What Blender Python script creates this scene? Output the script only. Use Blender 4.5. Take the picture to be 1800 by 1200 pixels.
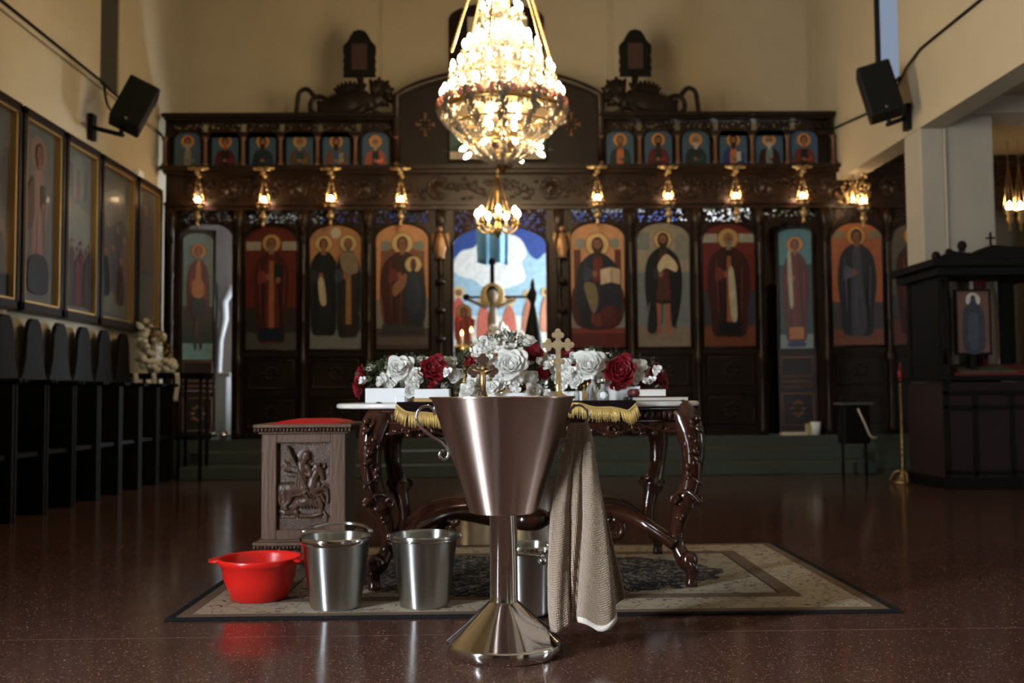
import bpy, math, random
import numpy as np
from mathutils import Vector, Matrix, Euler
random.seed(7)
for o in list(bpy.data.objects): bpy.data.objects.remove(o, do_unlink=True)
sc = bpy.context.scene
COL = sc.collection
PI = math.pi
# ---------------------------------------------------------------- camera
FPX, CAM_H = 1750.0, 0.87
yc = Vector((-30, -94, -FPX)).normalized()              # where the nave's long axis points, in camera space
sr, cr = math.sin(0.008), math.cos(0.008)
k = -(yc.x * -sr + yc.y * cr) / yc.z
uc = Vector((-sr, cr, k)).normalized()
xc = yc.cross(uc)
R = Matrix((xc, yc, uc))
CAM = Vector((0, 0, CAM_H))
cd = bpy.data.cameras.new('camera'); cam = bpy.data.objects.new('camera', cd); COL.objects.link(cam)
cam.matrix_world = Matrix.Translation(CAM) @ R.to_4x4()
cd.lens = 35; cd.sensor_width = 36; cd.clip_start = 0.05; cd.clip_end = 100
cd.dof.use_dof = True; cd.dof.focus_distance = 3.4; cd.dof.aperture_fstop = 2.5
cd.dof.aperture_blades = 0
sc.camera = cam
def W(px, py, Y):
    "world point on the plane y = Y seen at photo pixel (px, py)"
    w = R @ Vector((px - 900, 600 - py, -FPX)); w *= Y / w.y
    return CAM + w
def RX(px, py=500):
    w = R @ Vector((px - 900, 600 - py, -FPX)); return w.x / w.y
def XZ(px, py, Y):
    w = W(px, py, Y); return w.x, w.z
# ---------------------------------------------------------------- light
sc.view_settings.view_transform = 'Standard'
sc.view_settings.look = 'None'
sc.view_settings.exposure = 0.0
sc.view_settings.gamma = 1.0
sc.view_settings.use_curve_mapping = False
try: sc.cycles.use_denoising = True; sc.cycles.use_light_tree = True; sc.cycles.sample_clamp_indirect = 4.0
except Exception: pass
wd = bpy.data.worlds.new('world'); sc.world = wd; wd.use_nodes = True
wd.node_tree.nodes['Background'].inputs[0].default_value = (0.55, 0.66, 0.8, 1)
wd.node_tree.nodes['Background'].inputs[1].default_value = 0.25
DAY = (0.86, 0.93, 1.0)          # daylight through the glass
BULB = (1.0, 0.77, 0.46)         # warm lamp light
S_WIN, S_REAR, S_SANCT, S_BULB, S_LAMP, S_AISLE = 310.0, 0.03, 80.0, 150.0, 95.0, 8.0
# ---------------------------------------------------------------- materials
MATS = {}
def nd(nt, t, **kw):
    n = nt.nodes.new(t)
    for k_, v in kw.items():
        if k_.startswith('_'): setattr(n, k_[1:], v)
        else:
            i = n.inputs[int(k_[1:])] if k_[0] == 'i' and k_[1:].isdigit() else n.inputs[k_.replace('__', ' ')]
            if isinstance(v, bpy.types.NodeSocket): nt.links.new(v, i)
            else: i.default_value = v
    return n
def mat(name, col, rough=0.5, metal=0.0, noise=0.0, nscale=8.0, bump=0.0, bscale=40.0, stretch=(1, 1, 1), coat=0.0, sheen=0.0, col2=None, spec=0.5, transm=0.0, alpha=1.0, aniso=0.0, emit=None, estr=0.0, subs=0.0):
    if name in MATS: return MATS[name]
    m = bpy.data.materials.new(name); m.use_nodes = True; nt = m.node_tree; b = nt.nodes['Principled BSDF']
    b.inputs['Base Color'].default_value = (*col, 1); b.inputs['Roughness'].default_value = rough
    b.inputs['Metallic'].default_value = metal; b.inputs['Coat Weight'].default_value = coat
    b.inputs['Coat Roughness'].default_value = 0.08
    b.inputs['Sheen Weight'].default_value = sheen; b.inputs['Specular IOR Level'].default_value = spec
    b.inputs['Transmission Weight'].default_value = transm; b.inputs['Alpha'].default_value = alpha
    b.inputs['Anisotropic'].default_value = aniso
    if aniso: tg = nd(nt, 'ShaderNodeTangent', _direction_type='RADIAL', _axis='Z'); nt.links.new(tg.outputs[0], b.inputs['Tangent']); b.inputs['Anisotropic Rotation'].default_value = 0.25
    if subs: b.inputs['Subsurface Weight'].default_value = subs; b.inputs['Subsurface Scale'].default_value = 0.01
    if emit: b.inputs['Emission Color'].default_value = (*emit, 1); b.inputs['Emission Strength'].default_value = estr
    if noise or bump or col2:
        tc = nd(nt, 'ShaderNodeTexCoord'); mp = nd(nt, 'ShaderNodeMapping', Vector=tc.outputs['Object']); mp.inputs['Scale'].default_value = stretch
    if noise or col2:
        n = nd(nt, 'ShaderNodeTexNoise', Vector=mp.outputs[0], Scale=nscale, Detail=5.0)
        c2 = col2 if col2 else tuple(max(0, c * (1 - noise)) for c in col)
        r = nd(nt, 'ShaderNodeValToRGB', Fac=n.outputs[0])
        r.color_ramp.elements[0].position = 0.35; r.color_ramp.elements[1].position = 0.68
        r.color_ramp.elements[0].color = (*c2, 1); r.color_ramp.elements[1].color = (*col, 1)
        nt.links.new(r.outputs[0], b.inputs['Base Color'])
    if bump:
        n2 = nd(nt, 'ShaderNodeTexNoise', Vector=mp.outputs[0], Scale=bscale, Detail=4.0)
        bp = nd(nt, 'ShaderNodeBump', Height=n2.outputs[0], Strength=bump, Distance=0.01)
        nt.links.new(bp.outputs[0], b.inputs['Normal'])
    MATS[name] = m; return m
def srgb(r, g, b):
    return tuple(((c / 255) / 12.92 if c / 255 < .04045 else ((c / 255 + .055) / 1.055) ** 2.4) for c in (r, g, b))
def paint(c, k=.62):
    "a paint of one colour, given as 8 bit sRGB; a little varnish gloss"
    n = 'paint_%02x%02x%02x' % tuple(int(v) for v in c) + ('' if k == .62 else '_bright'); q = srgb(*c); g = sum(q) / 3; q = tuple((.95 if k > .6 else k * 1.3) * (.74 * v + .26 * g) ** (1.0 if k == 1 else 1.25) for v in q)
    return mat(n, q, rough=0.42, noise=0.22, nscale=14, spec=0.35)
def emat(name, col, s):
    if name in MATS: return MATS[name]
    m = bpy.data.materials.new(name); m.use_nodes = True; nt = m.node_tree; nt.nodes.clear()
    e = nd(nt, 'ShaderNodeEmission', Color=(*col, 1), Strength=s); o = nd(nt, 'ShaderNodeOutputMaterial', Surface=e.outputs[0])
    MATS[name] = m; return m
WALL = mat('cream_plaster', (0.50, 0.43, 0.30), 0.85, noise=0.06, nscale=2.5, bump=0.15, bscale=90)
WALLR = mat('cream_plaster_grey', (0.44, 0.40, 0.32), 0.85, noise=0.08, nscale=2.5, bump=0.15, bscale=90)
CEIL = mat('ceiling_paint', (0.45, 0.38, 0.28), 0.8)
WOOD = mat('dark_carved_wood', (0.026, 0.0135, 0.0075), 0.33, noise=0.5, nscale=6, stretch=(1, 1, .25), bump=0.25, bscale=60, spec=0.28)
WOOD2 = mat('dark_walnut', (0.017, 0.011, 0.008), 0.4, noise=0.4, nscale=6, stretch=(1, 1, .25), bump=0.15, spec=0.2)
BLACKW = mat('black_stained_wood', (0.006, 0.0055, 0.005), 0.55, noise=0.3, spec=0.15)
POLISH = mat('polished_mahogany', (0.046, 0.015, 0.008), 0.15, noise=0.6, nscale=9, stretch=(1, 1, .4), coat=0.15, bump=0.06, bscale=30)
OAK = mat('brown_oak', (0.155, 0.084, 0.050), 0.45, noise=0.35, nscale=14, stretch=(1, 1, .12), bump=0.35, bscale=70, spec=0.4)
OAKR = mat('brown_oak_relief', (0.11, 0.058, 0.036), 0.3, noise=0.4, nscale=18, bump=0.2, bscale=60, spec=0.5)
GOLD = mat('old_gold', (0.72, 0.47, 0.17), 0.28, 1.0, bump=0.2, bscale=80)
LGOLD = mat('lamp_gold', (0.50, 0.36, 0.18), 0.36, 1.0, bump=0.2, bscale=80)
GILT = mat('gilt_moulding', (0.62, 0.42, 0.16), 0.38, 0.8)
BRASS = mat('brass', (0.70, 0.52, 0.24), 0.25, 1.0)
STEEL = mat('brushed_steel', (0.64, 0.50, 0.45), 0.38, 1.0, aniso=1.0)
STEEL2 = mat('polished_steel', (0.66, 0.65, 0.64), 0.085, 1.0)
STEELB = mat('bucket_steel', (0.58, 0.60, 0.59), 0.34, 1.0, aniso=1.0)
RED = mat('red_plastic', (0.66, 0.014, 0.010), 0.28, spec=0.5, subs=0.1)
VELVET = mat('dark_velvet', (0.007, 0.003, 0.004), 0.95, spec=.1)
REDV = mat('red_velvet', (0.50, 0.006, 0.014), 0.7, spec=.2)
REDC = mat('dark_red_cloth', (0.10, 0.008, 0.010), 0.85)
FRINGE = mat('gold_fringe', (0.62, 0.44, 0.15), 0.45, 0.35)
MARBLE = mat('white_marble', (0.78, 0.77, 0.74), 0.16, noise=0.14, nscale=9)
WHITE = mat('white_card', (0.80, 0.83, 0.86), 0.5)
PAPER = mat('paper', (0.68, 0.62, 0.50), 0.8, noise=.1, nscale=60)
BLACK = mat('black_plastic', (0.007, 0.0075, 0.0075), 0.6, spec=.2)
LEATHER = mat('black_leather', (0.012, 0.012, 0.012), 0.5)
GLASSM = mat('clear_glass', (0.9, 0.95, 0.95), 0.05, transm=0.9)
GREENC = mat('green_grey_carpet', (0.060, 0.078, 0.068), 0.95, noise=0.3, nscale=40)
def crystal():
    m = bpy.data.materials.new('crystal'); m.use_nodes = True; nt = m.node_tree; nt.nodes.clear()
    g = nd(nt, 'ShaderNodeBsdfGlossy', Color=(.80, .72, .60, 1), Roughness=0.22)
    t = nd(nt, 'ShaderNodeBsdfTranslucent', Color=(.42, .37, .30, 1)); d = nd(nt, 'ShaderNodeBsdfDiffuse', Color=(.40, .35, .28, 1))
    a = nd(nt, 'ShaderNodeMixShader', i0=0.6, i1=g.outputs[0], i2=t.outputs[0])
    b = nd(nt, 'ShaderNodeMixShader', i0=0.25, i1=a.outputs[0], i2=d.outputs[0])
    nd(nt, 'ShaderNodeOutputMaterial', Surface=b.outputs[0]); return m
CRYST = crystal()
BULBM = emat('candle_bulb_glow', BULB, S_BULB)
LAMPM = emat('oil_lamp_glow', (1.0, 0.70, 0.38), S_LAMP)
FLAME = emat('flame', (1.0, 0.42, 0.16), 12.0)
# ---------------------------------------------------------------- mesh builder
class MB:
    def __init__(s): s.v = []; s.f = []; s.m = []; s.s = []; s.uv = None
    def add(s, vs, fs, mi=0, smooth=False):
        n = len(s.v); s.v.extend(tuple(v) for v in vs)
        for f in fs: s.f.append(tuple(i + n for i in f)); s.m.append(mi); s.s.append(smooth)
        return s
    def box(s, c, d, rot=None, mi=0):
        M = Matrix.Translation(Vector(c)) @ (Euler(rot).to_matrix().to_4x4() if rot else Matrix.Identity(4))
        vs = [M @ Vector((x * d[0] / 2, y * d[1] / 2, z * d[2] / 2)) for x in (-1, 1) for y in (-1, 1) for z in (-1, 1)]
        return s.add(vs, [(0, 1, 3, 2), (4, 6, 7, 5), (0, 4, 5, 1), (2, 3, 7, 6), (0, 2, 6, 4), (1, 5, 7, 3)], mi)
    def bb(s, x0, x1, y0, y1, z0, z1, mi=0):
        return s.box(((x0 + x1) / 2, (y0 + y1) / 2, (z0 + z1) / 2), (abs(x1 - x0), abs(y1 - y0), abs(z1 - z0)), None, mi)
    def prism(s, poly, y0, y1, mi=0, smooth=False, M=None):
        "polygon in xz, extruded from y0 (front) to y1"
        n = len(poly); vs = [Vector((x, y0, z)) for x, z in poly] + [Vector((x, y1, z)) for x, z in poly]
        if M: vs = [M @ v for v in vs]
        s.add(vs, [tuple(range(n)), tuple(range(2 * n - 1, n - 1, -1))], mi)
        k0 = len(s.v) - 2 * n
        for i in range(n):
            j = (i + 1) % n; s.f.append((k0 + i, k0 + n + i, k0 + n + j, k0 + j)); s.m.append(mi); s.s.append(smooth)
        return s
    def lathe(s, prof, seg=32, c=(0, 0, 0), mi=0, smooth=True, sx=1, sy=1, M=None, a0=0):
        vs = []
        for r, z in prof:
            for i in range(seg):
                a = 2 * PI * i / seg + a0; vs.append(Vector((c[0] + r * math.cos(a) * sx, c[1] + r * math.sin(a) * sy, c[2] + z)))
        if M: vs = [M @ v for v in vs]
        fs = [(j * seg + i, j * seg + (i + 1) % seg, (j + 1) * seg + (i + 1) % seg, (j + 1) * seg + i) for j in range(len(prof) - 1) for i in range(seg)]
        if prof[0][0] > 1e-4: fs.append(tuple(range(seg - 1, -1, -1)))
        if prof[-1][0] > 1e-4: fs.append(tuple((len(prof) - 1) * seg + i for i in range(seg)))
        return s.add(vs, fs, mi, smooth)
    def open_lathe(s, prof, seg=32, c=(0, 0, 0), mi=0):
        vs = [(c[0] + r * math.cos(2 * PI * i / seg), c[1] + r * math.sin(2 * PI * i / seg), c[2] + z) for r, z in prof for i in range(seg)]
        return s.add(vs, [(j * seg + i, j * seg + (i + 1) % seg, (j + 1) * seg + (i + 1) % seg, (j + 1) * seg + i) for j in range(len(prof) - 1) for i in range(seg)], mi, True)
    def tube(s, pts, r, seg=8, mi=0, flat=1.0, smooth=True, closed=False):
        pts = [Vector(p) for p in pts]; n = len(pts)
        rr = r if isinstance(r, (list, tuple)) else [r] * n
        up = None; vs = []
        for i, p in enumerate(pts):
            if closed: t = pts[(i + 1) % n] - pts[i - 1]
            else: t = pts[min(i + 1, n - 1)] - pts[max(i - 1, 0)]
            if t.length < 1e-9: t = Vector((0, 0, 1))
            t.normalize()
            if up is None: up = Vector((0, 1, 0)) if abs(t.y) < .9 else Vector((1, 0, 0))
            a = (up - t * up.dot(t)); a.normalize(); b = t.cross(a); up = a
            for q in range(seg):
                w = 2 * PI * q / seg; vs.append(p + a * math.cos(w) * rr[i] * flat + b * math.sin(w) * rr[i])
        m = n if closed else n - 1
        fs = [(j * seg + i, j * seg + (i + 1) % seg, ((j + 1) % n) * seg + (i + 1) % seg, ((j + 1) % n) * seg + i) for j in range(m) for i in range(seg)]
        if not closed: fs += [tuple(range(seg - 1, -1, -1)), tuple((n - 1) * seg + i for i in range(seg))]
        return s.add(vs, fs, mi, smooth)
    def ball(s, c, r, seg=12, rings=8, mi=0, M=None):
        if not isinstance(r, (list, tuple)): r = (r, r, r)
        prof = [(math.sin(PI * j / rings), -math.cos(PI * j / rings)) for j in range(rings + 1)]
        vs = [Vector((c[0], c[1], c[2] - r[2]))]; 
        for q, z in prof[1:-1]:
            for i in range(seg): a = 2 * PI * i / seg; vs.append(Vector((c[0] + q * r[0] * math.cos(a), c[1] + q * r[1] * math.sin(a), c[2] + z * r[2])))
        vs.append(Vector((c[0], c[1], c[2] + r[2])))
        if M: vs = [M @ v for v in vs]
        fs = [(0, 1 + (i + 1) % seg, 1 + i) for i in range(seg)]
        for j in range(rings - 2):
            for i in range(seg): a, b = 1 + j * seg + i, 1 + j * seg + (i + 1) % seg; fs.append((a, b, b + seg, a + seg))
        L = len(vs) - 1; o = 1 + (rings - 2) * seg
        fs += [(o + i, o + (i + 1) % seg, L) for i in range(seg)]
        return s.add(vs, fs, mi, True)
    def grid(s, fn, nu, nv, mi=0, smooth=True, uv=False):
        vs = [fn(i / nu, j / nv) for j in range(nv + 1) for i in range(nu + 1)]
        fs = [(j * (nu + 1) + i, j * (nu + 1) + i + 1, (j + 1) * (nu + 1) + i + 1, (j + 1) * (nu + 1) + i) for j in range(nv) for i in range(nu)]
        if uv: s.uv = [(i / nu, j / nv) for j in range(nv + 1) for i in range(nu + 1)]
        return s.add(vs, fs, mi, smooth)
    def build(s, name, mats, parent=None, bevel=0, loc=None, sub=0, solid=0):
        me = bpy.data.meshes.new(name); me.from_pydata([tuple(v) for v in s.v], [], s.f)
        mats = mats if isinstance(mats, (list, tuple)) else [mats]
        for m in mats: me.materials.append(m)
        me.polygons.foreach_set('material_index', s.m); me.polygons.foreach_set('use_smooth', s.s)
        if s.uv:
            l = me.uv_layers.new(name='uv')
            for lp in me.loops: l.data[lp.index].uv = s.uv[lp.vertex_index]
        me.update()
        o = bpy.data.objects.new(name, me); COL.objects.link(o)
        if parent: o.parent = parent
        if loc: o.location = loc
        if solid: md = o.modifiers.new('t', 'SOLIDIFY'); md.thickness = solid; md.offset = 0
        if bevel: md = o.modifiers.new('b', 'BEVEL'); md.width = bevel; md.segments = 2; md.limit_method = 'ANGLE'; md.angle_limit = 0.7
        if sub: md = o.modifiers.new('s', 'SUBSURF'); md.levels = sub; md.render_levels = sub
        return o
def tag(o, label, cat, group=None, kind=None):
    if label: o['label'] = label
    if cat: o['category'] = cat
    if group: o['group'] = group
    if kind: o['kind'] = kind
    return o
def thing(name, label, cat, loc=(0, 0, 0), rotz=0, group=None):
    o = bpy.data.objects.new(name, None); COL.objects.link(o); o.empty_display_size = .05
    o.location = loc; o.rotation_euler = (0, 0, rotz); tag(o, label, cat, group); return o
def struct(name, mb, m, bevel=0):
    o = mb.build(name, m, bevel=bevel); o['kind'] = 'structure'; return o
def dup(root, loc, rotz=None, label=None, group=None):
    r = root.copy(); COL.objects.link(r); r.location = loc
    if rotz is not None: r.rotation_euler = (0, 0, rotz)
    if label: r['label'] = label
    if group: r['group'] = group
    for ch in list(root.children):
        c = ch.copy(); COL.objects.link(c); c.parent = r
        for g in list(ch.children): d = g.copy(); COL.objects.link(d); d.parent = c
    return r
def cr_spline(P, n=8, closed=False):
    P = [Vector(p) for p in P]; out = []; L = len(P)
    for i in range(L if closed else L - 1):
        p0, p1, p2, p3 = (P[(i - 1) % L] if closed or i > 0 else P[0]), P[i], P[(i + 1) % L], (P[(i + 2) % L] if closed or i + 2 < L else P[-1])
        for q in range(n):
            t = q / n; out.append(0.5 * ((2 * p1) + (p2 - p0) * t + (2 * p0 - 5 * p1 + 4 * p2 - p3) * t * t + (3 * p1 - p0 - 3 * p2 + p3) * t ** 3))
    if not closed: out.append(P[-1])
    return out
def lerp(a, b, t): return a + (b - a) * t
def interp(x, xs, ys): return float(np.interp(x, xs, ys))
# ---------------------------------------------------------------- the room
X0, X1 = -3.95, 4.07          # nave side planes
YB, YA, YR = 12.65, 15.6, -6.0 # back wall above the screen, apse wall, rear wall
ZP, ZC = 0.38, 7.2            # sanctuary floor, nave ceiling
def floor_mat():
    m = bpy.data.materials.new('terrazzo'); m.use_nodes = True; nt = m.node_tree; b = nt.nodes['Principled BSDF']
    tc = nd(nt, 'ShaderNodeTexCoord'); P = tc.outputs['Object']
    v = nd(nt, 'ShaderNodeTexVoronoi', Vector=P, Scale=230.0)
    sp = nd(nt, 'ShaderNodeSeparateColor', Color=v.outputs['Color'])
    r = nd(nt, 'ShaderNodeValToRGB', Fac=sp.outputs[0])
    cs = [(0.0, (.050, .024, .018)), (.45, (.082, .038, .029)), (.75, (.118, .056, .043)), (.93, (.17, .10, .08)), (.985, (.34, .26, .20))]
    e = r.color_ramp.elements; r.color_ramp.interpolation = 'CONSTANT'
    e[0].position = 0; e[0].color = (*cs[0][1], 1); e[1].position = cs[1][0]; e[1].color = (*cs[1][1], 1)
    for p_, c_ in cs[2:]: q = e.new(p_); q.color = (*c_, 1)
    sx = nd(nt, 'ShaderNodeSeparateXYZ', Vector=P)
    def line(sock, off, pitch):
        a = nd(nt, 'ShaderNodeMath', _operation='ADD', i0=sock, i1=pitch * 50 - off); md = nd(nt, 'ShaderNodeMath', _operation='MODULO', i0=a.outputs[0], i1=pitch)
        return nd(nt, 'ShaderNodeMath', _operation='LESS_THAN', i0=md.outputs[0], i1=0.005).outputs[0]
    mx = nd(nt, 'ShaderNodeMath', _operation='MAXIMUM', i0=line(sx.outputs[0], 0.145, 20.0), i1=line(sx.outputs[1], 3.68, 20.0))
    mc = nd(nt, 'ShaderNodeMix', _data_type='RGBA', Factor=mx.outputs[0]); nt.links.new(r.outputs[0], mc.inputs[6]); mc.inputs[7].default_value = (.19, .13, .11, 1)
    nt.links.new(mc.outputs[2], b.inputs['Base Color'])
    n = nd(nt, 'ShaderNodeTexNoise', Vector=P, Scale=3.0, Detail=3.0)
    mr = nd(nt, 'ShaderNodeMapRange', Value=n.outputs[0]); mr.inputs[3].default_value = .10; mr.inputs[4].default_value = .19
    nt.links.new(mr.outputs[0], b.inputs['Roughness']); b.inputs['Specular IOR Level'].default_value = .34
    return m
struct('floor', MB().bb(-3.95, 8.0, YR, 16, -0.12, 0), floor_mat())
struct('wall_left', MB().bb(X0 - .25, X0, YR, YB, 0, 4.02).bb(X0 - .25, X0, YR, 9.93, 4.02, ZC).bb(X0 - .25, X0, 10.43, YB, 4.02, ZC), WALL)
# slit windows
struct('window_1', MB().bb(X0 - .10, X0 - .02, 9.93, 10.43, 4.02, ZC), mat('dark_window', (.02, .025, .03), .2))
struct('window_2', MB().bb(X1 + .02, X1 + .06, 9.74, 10.26, 4.02, ZC), emat('slit_daylight', (.62, .76, 1), .36))
w2 = MB().bb(X1 - .01, X1 + .06, 10.24, 10.32, 4.02, ZC).bb(X1 - .01, X1 + .02, 9.72, 10.28, 3.98, 4.02)
struct('trim_1', w2, BLACK)
# right hand: clerestory wall carried by a beam on pillars, aisle behind
ZB = 3.38
struct('wall_right', MB().bb(X1, X1 + .24, YR, 9.74, ZB, ZC).bb(X1, X1 + .24, 10.26, YB, ZB, ZC).bb(X1, X1 + .24, 9.74, 10.26, ZB, 4.02).bb(X1, X1 + .24, -6, -2.6, 0, ZB), WALL)
struct('pillar', MB().bb(X1, X1 + .22, 9.30, 9.68, 0, ZB).bb(X1 + .22, X1 + .245, 9.285, 9.33, 0, ZB).bb(X1 + .24, X1 + .70, 9.305, 9.68, 0, ZB + .28), WALLR, bevel=.012)
struct('pillar', MB().bb(X1, X1 + .7, 4.2, 4.7, 0, ZB), WALLR)
struct('cross_beam', MB().bb(X1 + .24, 8, 9.2, 9.7, ZB + .12, 3.8), WALLR)
struct('ceiling_aisle', MB().bb(X1 + .24, 8.0, YR, 13, 3.66, 3.8), mat('gloss_ceiling', (.42, .34, .22), .25, spec=.5))
struct('wall_aisle', MB().bb(8.0, 8.2, YR, 13, 0, 3.8), WALLR)
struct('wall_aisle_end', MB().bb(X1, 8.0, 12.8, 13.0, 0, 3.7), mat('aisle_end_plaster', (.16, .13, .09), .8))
# wall behind the screen, with the sanctuary opening under it
struct('wall_back', MB().bb(X0, X1 + .24, YB, YB + .25, 3.25, ZC), WALL)
bt = MB()
for px in (326, 674, 1072, 1418):
    x = W(px, 100, YB).x; bt.bb(x - .022, x + .022, YB - .03, YB + .001, 3.25, ZC)
struct('trim_2', bt, WALL)
struct('ceiling', MB().bb(X0 - .2, X1 + .3, YR, 16, ZC, ZC + .2), CEIL)
struct('wall_rear', MB().bb(X0, -1.6, YR - .2, YR, 0, ZC).bb(1.6, 8, YR - .2, YR, 0, ZC).bb(-1.6, 1.6, YR - .2, YR, 2.6, ZC), mat('rear_panelling', (.16, .085, .05), .6, noise=.3))
struct('door_1', MB().bb(-1.6, 1.6, YR - .12, YR - .1, 0, 2.6), emat('glazed_door_light', (.85, .9, 1), S_REAR))
dm = MB()
for x in (-1.6, -.8, 0, .8, 1.6): dm.bb(x - .05, x + .05, YR - .1, YR - .02, 0, 2.6)
for z in (.05, 1.0, 2.1, 2.55): dm.bb(-1.6, 1.6, YR - .1, YR - .03, z - .05, z + .05)
struct('trim_3', dm, BLACKW)
# tall side windows of the nave behind the photographer
def window(n, x, y0, y1, z0, z1, s, side):
    struct('window_%d' % n, MB().bb(x, x + side * .02, y0, y1, z0, z1), emat('daylight_%d' % n, DAY, s))
    m = MB()
    for y in (y0, (y0 + y1) / 2, y1): m.bb(x, x + side * .06, y - .025, y + .025, z0, z1)
    for z in (z0, lerp(z0, z1, .7), z1): m.bb(x, x + side * .05, y0, y1, z - .025, z + .025)
    struct('trim_%d' % (n + 3), m, BLACKW)
window(3, X0, 0.25, .65, .35, 3.3, S_WIN, 1)
window(4, 7.98, 2.4, 3.4, .6, 3.2, S_AISLE, -1)
# sanctuary shell
struct('floor_sanctuary', MB().bb(X0, 8.0, 11.38, 16, 0.0, ZP), GREENC)
struct('steps', MB().bb(-3.35, X1 - .0, 10.62, 11.4, 0, .13).bb(-3.35, X1, 11.0, 11.4, .13, .26), GREENC, bevel=.008)
struct('wall_sanctuary_left', MB().bb(X0 - .2, X0, YB, 16, 0, 4.3), mat('brown_vestry_wall', (.06, .042, .032), .7, noise=.5, nscale=1.5))
struct('wall_sanctuary_right', MB().bb(X1, X1 + .2, 12.0, 16, 0, 4.3), WALL)
struct('ceiling_sanctuary', MB().bb(X0, X1, YB + .25, 16, 4.2, 4.3), WALL)
window(5, X1 - .03, 13.3, 15.0, 1.0, 2.9, S_SANCT, -1)  # unseen glowing pane, added so the mural and sanctuary look bright
# ---------------------------------------------------------------- pictures painted on panels
class Pic:
    "paint layers on a flat panel: x in -1..1, y in 0..1, each layer a hair's breadth above the last"
    def __init__(s, w, h): s.w = w; s.h = h; s.mb = MB(); s.cols = []; s.d = 0.0; s.T = (0, 0, 1, 1)
    def mi(s, c):
        if c not in s.cols: s.cols.append(c)
        return s.cols.index(c)
    def lay(s, pts, c):
        s.d += .0007; ox, oy, kx, ky = s.T
        vs = [((ox + x * kx) * s.w / 2, -s.d, (oy + y * ky) * s.h) for x, y in pts]
        a = sum(vs[i][0] * vs[(i + 1) % len(vs)][2] - vs[(i + 1) % len(vs)][0] * vs[i][2] for i in range(len(vs)))
        if a < 0: vs.reverse()
        s.mb.add(vs, [tuple(range(len(vs)))], s.mi(c))
    def ell(s, x, y, rx, ry, c, n=20): s.lay([(x + rx * math.cos(2 * PI * i / n), y + ry * math.sin(2 * PI * i / n)) for i in range(n)], c)
    def circ(s, x, y, r, c): s.ell(x, y, r, r * s.w / 2 / s.h * s.T[2] / s.T[3], c, 28)
    def rect(s, x0, x1, y0, y1, c): s.lay([(x0, y0), (x1, y0), (x1, y1), (x0, y1)], c)
    def sm(s, P, c): s.lay([(p.x, p.y) for p in cr_spline([(x, y, 0) for x, y in P], 5, True)], c)
    def poly(s, P, c): s.lay(P, c)
    def arch(s, c, y0=0, k=.13, x=1.0, top=1.0): s.lay([(-x, y0), (x, y0)] + [(x * math.cos(a), top - k + k * math.sin(a)) for a in np.linspace(0, PI, 15)], c)
    def build(s, name, parent=None, loc=None, k=.62): return s.mb.build(name, [paint(c, k) for c in s.cols], parent, loc=loc)
def head(p, x, y, r, skin, hair, halo, hr=2.1, beard=None):
    k_ = p.w / 2 / p.h * p.T[2] / p.T[3]
    p.circ(x, y, r * hr * 1.08, (120, 70, 30)); p.circ(x, y, r * hr, halo)
    p.ell(x, y + r * k_ * .1, r * 1.12, r * k_ * 1.45, hair); p.ell(x, y - r * k_ * .1, r * .78, r * k_ * 1.2, skin)
    for q in (-1, 1): p.ell(x + q * r * .3, y + r * k_ * .15, r * .13, r * k_ * .1, (50, 30, 20), 8)
    p.ell(x, y - r * k_ * .2, r * .09, r * k_ * .3, (120, 75, 50), 8)
    if beard: p.ell(x, y - r * k_ * 1.0, r * .75, r * k_ * .9, beard); p.ell(x, y - r * k_ * .5, r * .5, r * k_ * .4, skin)
    p.ell(x, y - r * k_ * .68, r * .25, r * k_ * .09, (120, 50, 40), 8)
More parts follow.
